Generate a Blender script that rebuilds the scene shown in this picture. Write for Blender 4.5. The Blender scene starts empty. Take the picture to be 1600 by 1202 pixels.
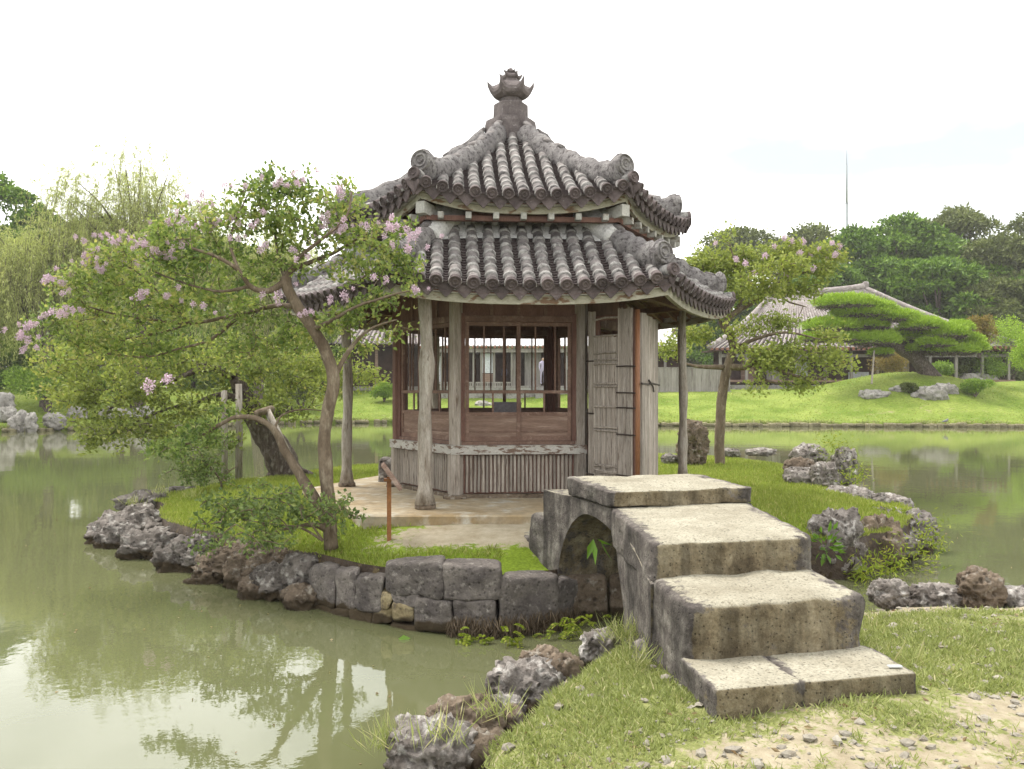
import bpy, bmesh, math, random
import numpy as np
from mathutils import Vector, Matrix

R = math.radians
PI = math.pi
random.seed(7)
rng = np.random.default_rng(11)
S = bpy.context.scene
COL = S.collection

# ------------------------------------------------------------------ camera, sky, sun, exposure
FPX, HOR, EYE = 1350.0, 608.0, 2.0          # focal length and horizon in photo pixels, eye height over the pond
cam = bpy.data.cameras.new('camera'); camo = bpy.data.objects.new('camera', cam); COL.objects.link(camo)
cam.sensor_width = 36.0; cam.lens = FPX / 1600 * 36.0
cam.shift_y = (HOR - 601.0) / 1600.0
cam.clip_start = 0.05; cam.clip_end = 4000
camo.location = (0, 0, EYE); camo.rotation_euler = (R(90), 0, 0)
S.camera = camo

SUN_EL, SUN_AZ = 62.0, -60.0                # degrees; azimuth from +Y towards +X
w = bpy.data.worlds.new('World'); S.world = w; w.use_nodes = True
nt = w.node_tree; nt.nodes.clear()
out = nt.nodes.new('ShaderNodeOutputWorld'); bg = nt.nodes.new('ShaderNodeBackground')
sky = nt.nodes.new('ShaderNodeTexSky'); sky.sky_type = 'NISHITA'; sky.sun_disc = False
sky.sun_elevation = R(SUN_EL); sky.sun_rotation = R(SUN_AZ)
tc = nt.nodes.new('ShaderNodeTexCoord'); mp = nt.nodes.new('ShaderNodeMapping')
mp.inputs['Scale'].default_value = (1.0, 1.0, 2.6); mp.inputs['Location'].default_value = (10.96, 5.68, 2.96)
nz = nt.nodes.new('ShaderNodeTexNoise'); nz.inputs['Scale'].default_value = 2.2; nz.inputs['Detail'].default_value = 6
rp = nt.nodes.new('ShaderNodeValToRGB')
rp.color_ramp.elements[0].position = 0.33; rp.color_ramp.elements[0].color = (2.75, 2.95, 3.1, 1)
rp.color_ramp.elements[1].position = 0.56; rp.color_ramp.elements[1].color = (9.0, 8.9, 8.4, 1)
mx = nt.nodes.new('ShaderNodeMixRGB'); mx.inputs[0].default_value = 0.93
nt.links.new(tc.outputs['Generated'], mp.inputs[0]); nt.links.new(mp.outputs[0], nz.inputs['Vector'])
nt.links.new(nz.outputs['Fac'], rp.inputs[0]); nt.links.new(sky.outputs[0], mx.inputs[1]); nt.links.new(rp.outputs[0], mx.inputs[2])
nt.links.new(mx.outputs[0], bg.inputs[0]); bg.inputs[1].default_value = 0.1
nt.links.new(bg.outputs[0], out.inputs[0])

sl = bpy.data.lights.new('sun', 'SUN'); so = bpy.data.objects.new('sun', sl); COL.objects.link(so)
sl.energy = 1.5; sl.angle = R(22); sl.color = (1.0, 0.95, 0.86)
_d = Vector((math.sin(R(SUN_AZ)) * math.cos(R(SUN_EL)), math.cos(R(SUN_AZ)) * math.cos(R(SUN_EL)), math.sin(R(SUN_EL))))
so.rotation_euler = _d.to_track_quat('Z', 'Y').to_euler(); so.location = (-20, 10, 40)
S.view_settings.view_transform = 'Standard'; S.view_settings.look = 'None'
S.view_settings.gamma = 1.0; S.view_settings.exposure = 1.68
try: S.view_settings.use_curve_mapping = False
except Exception: pass
S.cycles.max_bounces = 8; S.cycles.diffuse_bounces = 4; S.cycles.glossy_bounces = 3
S.cycles.transmission_bounces = 3; S.cycles.transparent_max_bounces = 6

# ------------------------------------------------------------------ small helpers
def at(px, py, Y):
    """the world point that lies Y metres out and shows at this photo pixel"""
    return np.array([(px - 800.0) / FPX * Y, Y, EYE - (py - HOR) / FPX * Y])
def gnd(px, py, z):
    Y = FPX * (EYE - z) / (py - HOR)
    return np.array([(px - 800.0) / FPX * Y, Y, z])

def _hash(ix, iy, iz, seed):
    h = (ix.astype(np.int64) * 374761393 + iy.astype(np.int64) * 668265263 + iz.astype(np.int64) * 2147483647 + seed * 974711) & 0xffffffff
    h = ((h ^ (h >> 13)) * 1274126177) & 0xffffffff
    h = h ^ (h >> 16)
    return (h & 0xffff).astype(np.float64) / 65535.0
def vnoise(P, seed=0):
    """value noise, -1..1, on an (N,3) array"""
    P = np.asarray(P, float); i = np.floor(P).astype(np.int64); f = P - i; u = f * f * (3 - 2 * f)
    r = 0
    for dx in (0, 1):
        wx = u[:, 0] if dx else 1 - u[:, 0]
        for dy in (0, 1):
            wy = u[:, 1] if dy else 1 - u[:, 1]
            for dz in (0, 1):
                wz = u[:, 2] if dz else 1 - u[:, 2]
                r = r + wx * wy * wz * _hash(i[:, 0] + dx, i[:, 1] + dy, i[:, 2] + dz, seed)
    return r * 2 - 1
def fbm(P, seed=0, octv=4, gain=0.5):
    a, s, t = 1.0, 0.0, 0.0
    P = np.asarray(P, float)
    for o in range(octv):
        s = s + a * vnoise(P * (2.03 ** o) + 17.3 * o, seed + o); t += a; a *= gain
    return s / t
def n2(x, y, seed=0, octv=3):
    x = np.asarray(x, float); y = np.asarray(y, float)
    return fbm(np.stack([x.ravel(), y.ravel(), np.full(x.size, 0.37)], 1), seed, octv).reshape(x.shape)

def vdisp(V, amp, f, seed=0):
    return V + amp * np.stack([fbm(V * f, seed, 3), fbm(V * f, seed + 20, 3), fbm(V * f, seed + 40, 3)], 1)
def make_mesh(name, V, F, mats, smooth=False, mi=None, attr=None):
    """F: one index array (N,k) or a list of such arrays / tuples"""
    V = np.asarray(V, dtype=np.float32).reshape(-1, 3)
    if isinstance(F, np.ndarray): groups = [F]
    else:
        by = {}
        for f in F: by.setdefault(len(f), []).append(f)
        order = [f for f in F]
        groups = None
    me = bpy.data.meshes.new(name)
    if groups is not None:
        k = groups[0].shape[1]; n = groups[0].shape[0]
        loops = groups[0].astype(np.int32).ravel(); starts = np.arange(n, dtype=np.int32) * k
        tot = np.full(n, k, dtype=np.int32)
    else:
        tot = np.array([len(f) for f in order], dtype=np.int32); n = len(order)
        loops = np.concatenate([np.asarray(f, dtype=np.int32) for f in order]); starts = np.concatenate([[0], np.cumsum(tot)[:-1]]).astype(np.int32)
    me.vertices.add(len(V)); me.vertices.foreach_set('co', V.ravel())
    me.loops.add(len(loops)); me.loops.foreach_set('vertex_index', loops)
    me.polygons.add(n); me.polygons.foreach_set('loop_start', starts); me.polygons.foreach_set('loop_total', tot)
    if not isinstance(mats, (list, tuple)): mats = [mats]
    for m in mats: me.materials.append(m)
    if mi is not None: me.polygons.foreach_set('material_index', np.asarray(mi, dtype=np.int32))
    me.polygons.foreach_set('use_smooth', np.full(n, bool(smooth)))
    if attr is not None:
        for an, (dom, arr) in attr.items():
            a = me.attributes.new(an, 'FLOAT', dom); a.data.foreach_set('value', np.asarray(arr, dtype=np.float32).ravel())
    me.update(calc_edges=True)
    return me
def link(name, me, parent=None, loc=(0, 0, 0), rot=(0, 0, 0)):
    o = bpy.data.objects.new(name, me); COL.objects.link(o)
    if parent is not None: o.parent = parent
    o.location = [float(v) for v in loc]; o.rotation_euler = rot
    return o
def obj(name, V, F, mats, parent=None, loc=(0, 0, 0), **k):
    return link(name, make_mesh(name, V, F, mats, **k), parent, loc)
def tag(o, label=None, cat=None, group=None, kind=None):
    if label: o['label'] = label
    if cat: o['category'] = cat
    if group: o['group'] = group
    if kind: o['kind'] = kind
    return o
def empty(name, loc, label, cat, group=None, rz=0.0):
    o = bpy.data.objects.new(name, None); COL.objects.link(o); o.location = [float(v) for v in loc]; o.rotation_euler = (0, 0, rz)
    return tag(o, label, cat, group)
def copy_to(o, parent=None, loc=None, rot=None, scale=None):
    c = o.copy(); COL.objects.link(c)
    if parent is not None: c.parent = parent
    if loc is not None: c.location = [float(v) for v in loc]
    if rot is not None: c.rotation_euler = rot
    if scale is not None: c.scale = scale
    return c

class Acc:
    """collects pieces into one mesh"""
    def __init__(s): s.V = []; s.F = []; s.n = 0; s.mi = []
    def add(s, V, F, mi=0):
        V = np.asarray(V, float)
        s.V.append(V)
        for f in F: s.F.append(tuple(int(i) + s.n for i in f)); s.mi.append(mi)
        s.n += len(V); return s
    def out(s): return np.concatenate(s.V), s.F
    def build(s, name, mats, parent=None, loc=(0, 0, 0), smooth=False):
        V, F = s.out()
        return obj(name, V, F, mats, parent, loc, smooth=smooth, mi=s.mi)
BOXF = [(0, 1, 3, 2), (4, 6, 7, 5), (0, 4, 5, 1), (2, 3, 7, 6), (0, 2, 6, 4), (1, 5, 7, 3)]
def boxv(x0, x1, y0, y1, z0, z1):
    return np.array([(x, y, z) for x in (x0, x1) for y in (y0, y1) for z in (z0, z1)], float), BOXF
def tube(P, rad, sides=6, cap=True, squash=None):
    P = np.asarray(P, float); n = len(P); rad = np.broadcast_to(np.asarray(rad, float), (n,))
    T = np.gradient(P, axis=0); T /= np.linalg.norm(T, axis=1)[:, None] + 1e-9
    up = np.array([0, 0, 1.0]) if abs(T[0, 2]) < 0.9 else np.array([1.0, 0, 0])
    U = np.zeros_like(P); W = np.zeros_like(P)
    u = up - T[0] * up.dot(T[0]); u /= np.linalg.norm(u)
    for i in range(n):
        u = u - T[i] * u.dot(T[i]); u /= np.linalg.norm(u) + 1e-9
        U[i] = u; W[i] = np.cross(T[i], u)
    a = np.arange(sides) * 2 * PI / sides
    su, sw = squash if squash else (1, 1)
    V = P[:, None] + rad[:, None, None] * (su * np.cos(a)[None, :, None] * U[:, None] + sw * np.sin(a)[None, :, None] * W[:, None])
    F = []
    for i in range(n - 1):
        for j in range(sides):
            k = (j + 1) % sides
            F.append((i * sides + j, i * sides + k, (i + 1) * sides + k, (i + 1) * sides + j))
    if cap: F.append(tuple(range(sides))[::-1]); F.append(tuple((n - 1) * sides + j for j in range(sides)))
    return V.reshape(-1, 3), F
def smooth_path(P, n):
    """Catmull-Rom through the points"""
    P = np.asarray(P, float)
    Q = np.vstack([2 * P[0] - P[1], P, 2 * P[-1] - P[-2]])
    t = np.linspace(0, len(P) - 1 - 1e-6, n); i = t.astype(int); f = (t - i)[:, None]
    a, b, c, d = Q[i], Q[i + 1], Q[i + 2], Q[i + 3]
    return 0.5 * (2 * b + (c - a) * f + (2 * a - 5 * b + 4 * c - d) * f ** 2 + (3 * b - a - 3 * c + d) * f ** 3)
def lathe(prof, sides=16, cap=True):
    V = []; F = []
    for (r, z) in prof:
        for j in range(sides):
            a = 2 * PI * j / sides; V.append((r * math.cos(a), r * math.sin(a), z))
    for i in range(len(prof) - 1):
        for j in range(sides):
            k = (j + 1) % sides; F.append((i * sides + j, i * sides + k, (i + 1) * sides + k, (i + 1) * sides + j))
    if cap: F.append(tuple(range(sides))[::-1]); F.append(tuple((len(prof) - 1) * sides + j for j in range(sides)))
    return np.array(V), F
def cube_grid(n):
    """surface grid of the cube -1..1 (welded), n cells an edge"""
    key = {}; V = []; F = []
    def vid(p):
        k = tuple(round(c * 1000) for c in p)
        if k not in key: key[k] = len(V); V.append(p)
        return key[k]
    g = [-1 + 2 * i / n for i in range(n + 1)]
    for ax in range(3):
        for sgn in (-1, 1):
            for i in range(n):
                for j in range(n):
                    q = []
                    for (a, b) in ((i, j), (i + 1, j), (i + 1, j + 1), (i, j + 1)):
                        p = [0, 0, 0]; p[ax] = sgn; p[(ax + 1) % 3] = g[a]; p[(ax + 2) % 3] = g[b]; q.append(vid(tuple(p)))
                    F.append(tuple(q) if sgn > 0 else tuple(q[::-1]))
    return np.array(V), np.array(F)
_CG = {}
def block(c8, n=10, e=9, amp=0.01, freq=6.0, seed=0, pits=0.0):
    """a worn stone block: trilinear box (corners x,y,z bits) with rounded edges and an uneven surface"""
    if n not in _CG: _CG[n] = cube_grid(n)
    P, F = _CG[n]
    Q = P / (np.sum(np.abs(P) ** e, axis=1) ** (1.0 / e))[:, None]
    u = (Q + 1) / 2; c8 = np.asarray(c8, float)
    V = np.zeros_like(Q)
    for i in range(8):
        bx, by, bz = (i >> 2) & 1, (i >> 1) & 1, i & 1
        wgt = (u[:, 0] if bx else 1 - u[:, 0]) * (u[:, 1] if by else 1 - u[:, 1]) * (u[:, 2] if bz else 1 - u[:, 2])
        V += wgt[:, None] * c8[i]
    c = V.mean(0); D = V - c; D /= np.linalg.norm(D, axis=1)[:, None] + 1e-9
    d = amp * fbm(V * freq, seed, 3) - pits * np.clip(fbm(V * freq * 2.3, seed + 5, 2) - 0.25, 0, 1)
    return V + D * d[:, None], F
def c8box(x0, x1, y0, y1, z0, z1):
    return [(x, y, z) for x in (x0, x1) for y in (y0, y1) for z in (z0, z1)]

# ------------------------------------------------------------------ materials
def new_mat(name):
    m = bpy.data.materials.new(name); m.use_nodes = True
    t = m.node_tree; t.nodes.clear()
    o = t.nodes.new('ShaderNodeOutputMaterial')
    return m, t, o
def N(t, kind, **kw):
    n = t.nodes.new(kind)
    for k, v in kw.items():
        if k in n.inputs: n.inputs[k].default_value = v
        else: setattr(n, k, v)
    return n
def ramp(t, fac, stops):
    r = t.nodes.new('ShaderNodeValToRGB'); e = r.color_ramp.elements
    while len(e) < len(stops): e.new(0.5)
    for i, (p, c) in enumerate(stops):
        e[i].position = p; e[i].color = (c, c, c, 1) if isinstance(c, (int, float)) else (*c, 1)
    t.links.new(fac, r.inputs[0]); return r.outputs[0]
def mixc(t, fac, a, b, mode='MIX'):
    m = t.nodes.new('ShaderNodeMixRGB'); m.blend_type = mode
    for i, v in enumerate((fac, a, b)):
        if hasattr(v, 'default_value') or hasattr(v, 'is_linked'): t.links.new(v, m.inputs[i])
        elif isinstance(v, (int, float)): m.inputs[i].default_value = v if i == 0 else (v, v, v, 1)
        else: m.inputs[i].default_value = (*v, 1)
    return m.outputs[0]
def coords(t, kind='Object', scale=(1, 1, 1), shift=True):
    c = t.nodes.new('ShaderNodeTexCoord'); m = t.nodes.new('ShaderNodeMapping'); m.inputs['Scale'].default_value = scale
    t.links.new(c.outputs[kind], m.inputs[0])
    if shift:
        oi = t.nodes.new('ShaderNodeObjectInfo'); mu = t.nodes.new('ShaderNodeMath'); mu.operation = 'MULTIPLY'; mu.inputs[1].default_value = 37.0
        t.links.new(oi.outputs['Random'], mu.inputs[0])
        cx = t.nodes.new('ShaderNodeCombineXYZ')
        for i in range(3): t.links.new(mu.outputs[0], cx.inputs[i])
        t.links.new(cx.outputs[0], m.inputs['Location'])
    return m.outputs[0]
def noise(t, vec, scale, detail=5, rough=0.55, dist=0.0):
    n = N(t, 'ShaderNodeTexNoise', Scale=scale, Detail=detail, Roughness=rough, Distortion=dist); t.links.new(vec, n.inputs['Vector']); return n.outputs['Fac']
def voro(t, vec, scale):
    n = N(t, 'ShaderNodeTexVoronoi', Scale=scale); t.links.new(vec, n.inputs['Vector']); return n.outputs['Distance']
def bump(t, h, strength, dist=0.02, prev=None):
    b = N(t, 'ShaderNodeBump', Strength=strength, Distance=dist); t.links.new(h, b.inputs['Height'])
    if prev is not None: t.links.new(prev, b.inputs['Normal'])
    return b.outputs[0]
def vary(t, col, amt):
    oi = t.nodes.new('ShaderNodeObjectInfo'); mr = N(t, 'ShaderNodeMapRange'); mr.inputs[3].default_value = 1 - amt; mr.inputs[4].default_value = 1 + amt
    t.links.new(oi.outputs['Random'], mr.inputs[0])
    cc = t.nodes.new('ShaderNodeCombineXYZ')
    for i in range(3): t.links.new(mr.outputs[0], cc.inputs[i])
    return mixc(t, 1.0, col, cc.outputs[0], 'MULTIPLY')
def finish(t, o, col, rough=0.85, nrm=None, spec=0.25):
    p = N(t, 'ShaderNodeBsdfPrincipled'); p.inputs['Specular IOR Level'].default_value = spec
    if hasattr(rough, 'is_linked'): t.links.new(rough, p.inputs['Roughness'])
    else: p.inputs['Roughness'].default_value = rough
    if hasattr(col, 'is_linked'): t.links.new(col, p.inputs['Base Color'])
    else: p.inputs['Base Color'].default_value = (*col, 1)
    if nrm is not None: t.links.new(nrm, p.inputs['Normal'])
    t.links.new(p.outputs[0], o.inputs[0]); return p
MAT = {}
def weathered(name, c1, c2, c3=None, scale=6.0, spot=18.0, spotlim=(0.56, 0.66), stretch=(1, 1, 1), rnd=0.12, bs=0.5, bd=0.02, bscale=30.0, rough=0.9, kind='Object', pits=0.0, pitscale=25.0, wet=False):
    m, t, o = new_mat(name); v = coords(t, kind, stretch)
    col = ramp(t, noise(t, v, scale, 6, 0.62), [(0.33, c1), (0.67, c2)])
    if c3 is not None:
        mk = ramp(t, noise(t, v, spot, 5, 0.65), [(spotlim[0], 0.0), (spotlim[1], 1.0)])
        col = mixc(t, mk, col, c3)
    fine = ramp(t, noise(t, v, scale * 9, 4, 0.6), [(0.25, 0.72), (0.75, 1.22)])
    col = mixc(t, 1.0, col, fine, 'MULTIPLY')
    nrm = bump(t, noise(t, v, bscale, 6, 0.65), bs, bd)
    if pits:
        pv = voro(t, v, pitscale); pm = ramp(t, pv, [(0.12, 0.0), (0.35, 1.0)])
        nrm = bump(t, pm, pits, bd * 1.5, nrm)
        col = mixc(t, 1.0, col, ramp(t, pv, [(0.10, 0.55), (0.28, 1.0)]), 'MULTIPLY')
    if wet:
        g = t.nodes.new('ShaderNodeNewGeometry'); sx = t.nodes.new('ShaderNodeSeparateXYZ'); t.links.new(g.outputs['Position'], sx.inputs[0])
        nn = N(t, 'ShaderNodeMath', operation='MULTIPLY_ADD'); nn.inputs[1].default_value = -.16; t.links.new(noise(t, v, 5, 4, .6), nn.inputs[0]); t.links.new(sx.outputs['Z'], nn.inputs[2])
        col = mixc(t, ramp(t, nn.outputs[0], [(.0, 1.0), (.03, 0.0)]), col, (.045, .032, .018))
    if rnd: col = vary(t, col, rnd)
    finish(t, o, col, rough, nrm); MAT[name] = m; return m

weathered('tile', (.10, .088, .087), (.24, .218, .212), (.36, .345, .325), scale=9, spot=26, spotlim=(.60, .70), rnd=.28, bs=.6, bd=.008)
weathered('tile_dark', (.062, .048, .049), (.13, .105, .104), (.25, .23, .215), scale=12, spot=30, spotlim=(.64, .72), rnd=.25, bs=.6, bd=.008)
weathered('mortar', (.19, .18, .174), (.40, .385, .37), (.10, .09, .09), scale=6, spot=11, spotlim=(.48, .62), rnd=.12, bs=.7, bd=.012)
weathered('ridge_mortar', (.14, .128, .13), (.27, .255, .25), (.07, .06, .062), scale=7, spot=20, spotlim=(.50, .64), rnd=.1, bs=1.0, bd=.02, bscale=22)
weathered('plaster', (.46, .45, .445), (.60, .59, .58), (.28, .27, .26), scale=5, spot=8, rnd=.05, bs=.3, bd=.006)
weathered('finial', (.085, .07, .07), (.17, .145, .143), (.25, .23, .22), scale=8, spot=20, spotlim=(.6, .7), rnd=.1, bs=.7, bd=.01)
weathered('grey_wood', (.21, .175, .145), (.40, .36, .32), (.12, .085, .065), scale=5, spot=7, spotlim=(.56, .7), stretch=(4, 4, .35), rnd=.14, bs=.8, bd=.006, bscale=16)
weathered('bark_post', (.22, .185, .15), (.42, .385, .34), (.13, .1, .07), scale=6, spot=9, spotlim=(.54, .68), stretch=(3, 3, .5), rnd=.08, bs=1.0, bd=.015, bscale=14)
weathered('sill_paint', (.36, .34, .31), (.47, .45, .42), (.16, .11, .085), scale=4, spot=6, spotlim=(.52, .57), stretch=(1.2, 1.2, 3.5), rnd=.06, bs=.6, bd=.006)
weathered('fascia_paint', (.27, .255, .195), (.39, .37, .30), (.15, .095, .06), scale=4, spot=4.5, spotlim=(.55, .60), stretch=(1, 1, 2.5), rnd=.08, bs=.6, bd=.006)
weathered('beam_paint', (.30, .295, .27), (.42, .41, .38), (.17, .135, .1), scale=5, spot=8, spotlim=(.55, .65), rnd=.1, bs=.5, bd=.006)
weathered('red_wood', (.135, .078, .06), (.22, .14, .108), (.29, .205, .165), scale=5, spot=6, spotlim=(.56, .7), stretch=(1, 1, 1), rnd=.12, bs=.4, bd=.004, rough=.7)
weathered('panel_wood', (.175, .11, .084), (.27, .185, .145), (.37, .285, .24), scale=3, spot=3, spotlim=(.55, .75), stretch=(.5, .5, 5), rnd=.1, bs=.4, bd=.004, rough=.75)
weathered('dark_wood', (.135, .07, .056), (.2, .112, .088), None, scale=5, stretch=(2, 2, .6), rnd=.1, bs=.4, bd=.004, rough=.75)
weathered('bamboo', (.22, .185, .155), (.40, .36, .32), (.11, .08, .065), scale=9, spot=12, spotlim=(.56, .68), stretch=(5, 5, .35), rnd=.2, bs=.6, bd=.004, bscale=20)
weathered('bamboo_pole', (.17, .072, .035), (.25, .12, .06), None, scale=6, stretch=(3, 3, .5), rnd=.1, bs=.3, bd=.003, rough=.5)
weathered('concrete', (.26, .19, .105), (.35, .30, .22), (.42, .4, .35), scale=1.3, spot=3, spotlim=(.52, .7), rnd=0, bs=.3, bd=.006, bscale=40)
weathered('wall_stone', (.075, .064, .062), (.165, .145, .13), (.28, .255, .23), scale=5, spot=16, spotlim=(.56, .72), rnd=.2, bs=1.0, bd=.02, bscale=18, pits=.35, pitscale=22, wet=True)
weathered('wall_stone_pale', (.15, .115, .06), (.3, .25, .15), (.09, .07, .05), scale=6, spot=14, spotlim=(.52, .64), rnd=.15, bs=1.0, bd=.02, bscale=18, wet=True)
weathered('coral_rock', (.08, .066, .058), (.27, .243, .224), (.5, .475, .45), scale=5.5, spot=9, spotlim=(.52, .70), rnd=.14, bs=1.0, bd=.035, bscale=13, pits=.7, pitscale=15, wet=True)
weathered('dark_coral_rock', (.06, .05, .044), (.19, .168, .152), (.38, .36, .335), scale=5.5, spot=9, spotlim=(.52, .70), rnd=.14, bs=1.0, bd=.035, bscale=13, pits=.7, pitscale=15, wet=True)  # the coral rock again in a darker tone
weathered('brown_rock', (.095, .07, .05), (.2, .155, .115), (.33, .3, .26), scale=5, spot=11, spotlim=(.55, .72), rnd=.12, bs=1.0, bd=.035, bscale=13, pits=.6, pitscale=14, wet=True)
weathered('far_rock', (.2, .185, .17), (.38, .36, .335), (.1, .095, .08), scale=2.2, spot=5, spotlim=(.54, .66), rnd=.15, bs=1.0, bd=.08, bscale=5)
weathered('edge_stone', (.13, .115, .06), (.24, .215, .13), (.34, .32, .25), scale=3, spot=6, rnd=.25, bs=1.0, bd=.05, bscale=8)
weathered('wet_bank', (.035, .024, .018), (.085, .06, .042), (.14, .105, .05), scale=5, spot=9, rnd=.1, bs=1.0, bd=.03, bscale=14, rough=.6)
weathered('post_rust', (.20, .082, .03), (.27, .12, .045), None, scale=6, rnd=0, bs=.2, bd=.002, rough=.6)
weathered('bark', (.10, .072, .048), (.19, .148, .105), (.27, .225, .165), scale=5, spot=7, spotlim=(.54, .68), stretch=(2, 2, .6), rnd=.06, bs=.8, bd=.02, bscale=10)
weathered('dark_bark', (.05, .036, .03), (.13, .1, .085), (.22, .19, .165), scale=7, spot=9, spotlim=(.5, .64), stretch=(2, 2, .7), rnd=.06, bs=1.0, bd=.05, bscale=9)
weathered('far_wood', (.19, .17, .155), (.3, .28, .265), (.13, .11, .1), scale=2, spot=3, stretch=(3, 3, .2), rnd=.1, bs=.3, bd=.01)
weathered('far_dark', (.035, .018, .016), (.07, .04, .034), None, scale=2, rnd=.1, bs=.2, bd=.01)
weathered('far_stone', (.19, .18, .165), (.30, .29, .27), (.13, .12, .1), scale=.8, spot=2, rnd=.05, bs=.6, bd=.03, bscale=4)
weathered('far_roof_tile', (.18, .15, .145), (.31, .275, .265), (.4, .38, .36), scale=1.0, spot=3, spotlim=(.5, .7), rnd=.05, bs=.5, bd=.03, bscale=6)
weathered('far_roof_gap', (.045, .033, .036), (.085, .068, .07), None, scale=1.5, rnd=0, bs=.3, bd=.02)
weathered('white_plaster', (.5, .49, .5), (.62, .62, .63), (.4, .38, .38), scale=1.2, spot=4, spotlim=(.56, .7), rnd=0, bs=.3, bd=.02)
weathered('red_tile', (.19, .075, .05), (.28, .14, .1), (.36, .27, .22), scale=3, spot=5, rnd=.15, bs=.4, bd=.02)
weathered('screen_white', (.5, .52, .56), (.58, .6, .64), None, scale=1, rnd=0, bs=.1, bd=.01)
weathered('mast_grey', (.16, .19, .2), (.22, .25, .26), None, scale=1, rnd=0, bs=.1, bd=.01, rough=.5)
weathered('metal_grey', (.42, .44, .46), (.52, .54, .56), None, scale=1, rnd=0, bs=.1, bd=.01, rough=.5)
weathered('iron', (.03, .022, .02), (.05, .035, .03), None, scale=10, rnd=0, bs=.3, bd=.002, rough=.6)
weathered('soil_stone', (.22, .195, .16), (.36, .33, .28), (.2, .17, .13), scale=7, spot=11, rnd=.15, bs=.8, bd=.01)
weathered('grey_board', (.17, .155, .165), (.23, .215, .225), None, scale=3, rnd=0, bs=.2, bd=.003)
weathered('petal', (.56, .40, .50), (.70, .55, .64), (.78, .68, .74), scale=14, spot=20, rnd=.12, bs=0.0)
weathered('skin', (.45, .3, .22), (.5, .34, .26), None, scale=4, rnd=0, bs=0.0)
weathered('lilac_cloth', (.36, .32, .46), (.42, .38, .52), None, scale=4, rnd=0, bs=0.0)
weathered('navy_cloth', (.05, .045, .08), (.08, .07, .11), None, scale=4, rnd=0, bs=0.0)
weathered('hair', (.02, .015, .013), (.03, .024, .02), None, scale=4, rnd=0, bs=0.0)
weathered('bird_grey', (.14, .14, .16), (.22, .22, .25), None, scale=20, rnd=0, bs=0.0)

def bridge_stone():
    m, t, o = new_mat('bridge_stone'); v = coords(t, 'Object', (1, 1, 1), False)
    tan = ramp(t, noise(t, v, 6, 8, 0.74), [(0.30, (.05, .035, .02)), (0.46, (.165, .132, .082)), (0.7, (.30, .26, .18))])
    worn = ramp(t, noise(t, v, 3, 7, 0.65), [(0.3, (.25, .225, .17)), (0.62, (.37, .345, .275))])
    speck = ramp(t, noise(t, v, 42, 4, 0.7), [(0.56, 0.0), (0.68, 1.0)])
    worn = mixc(t, speck, worn, (.13, .108, .075)); worn = mixc(t, ramp(t, noise(t, v, 2.2, 6, .7), [(.5, 0.0), (.72, .65)]), worn, (.2, .175, .125))
    g = t.nodes.new('ShaderNodeNewGeometry'); sx = t.nodes.new('ShaderNodeSeparateXYZ'); t.links.new(g.outputs['Normal'], sx.inputs[0])
    # trodden faces are rubbed clean; the faces nobody walks on keep their dark lichen crust
    a = N(t, 'ShaderNodeAttribute'); a.attribute_name = 'crust'
    up = ramp(t, sx.outputs['Z'], [(0.55, 0.0), (0.85, 1.0)])
    wear_noise = ramp(t, noise(t, v, 9, 6, 0.7), [(0.28, 0.0), (0.46, 1.0)])
    col = mixc(t, up, tan, worn)
    crust = ramp(t, noise(t, v, 7, 7, 0.7), [(0.32, (.05, .042, .04)), (0.5, (.115, .1, .09)), (0.68, (.235, .215, .19))])
    ad = N(t, 'ShaderNodeMath', operation='ADD'); t.links.new(a.outputs['Fac'], ad.inputs[0])
    ns = N(t, 'ShaderNodeMapRange'); ns.inputs[1].default_value = .3; ns.inputs[2].default_value = .7; ns.inputs[3].default_value = -.45; ns.inputs[4].default_value = .45
    t.links.new(noise(t, v, 11, 6, 0.7), ns.inputs[0]); t.links.new(ns.outputs[0], ad.inputs[1])
    ck = ramp(t, ad.outputs[0], [(0.38, 0.0), (0.62, 1.0)])
    col = mixc(t, ck, col, crust)
    sv = coords(t, 'Object', (7, 7, .9), False); streak = ramp(t, noise(t, sv, 1.0, 5, .6), [(.40, .52), (.58, 1.0)])
    dn = mixc(t, up, streak, (1, 1, 1)); col = mixc(t, 1.0, col, dn, 'MULTIPLY')
    pv = voro(t, v, 34); pm = ramp(t, pv, [(0.08, 0.35), (0.24, 1.0)])
    col = mixc(t, 1.0, col, pm, 'MULTIPLY')
    col = mixc(t, 1.0, col, ramp(t, noise(t, v, 70, 3, .6), [(.3, .78), (.7, 1.18)]), 'MULTIPLY')
    n1 = bump(t, noise(t, v, 24, 7, 0.7), 0.9, 0.02); n1 = bump(t, pm, 0.6, 0.012, n1)
    finish(t, o, col, 0.92, n1); MAT['bridge_stone'] = m
bridge_stone()

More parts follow.
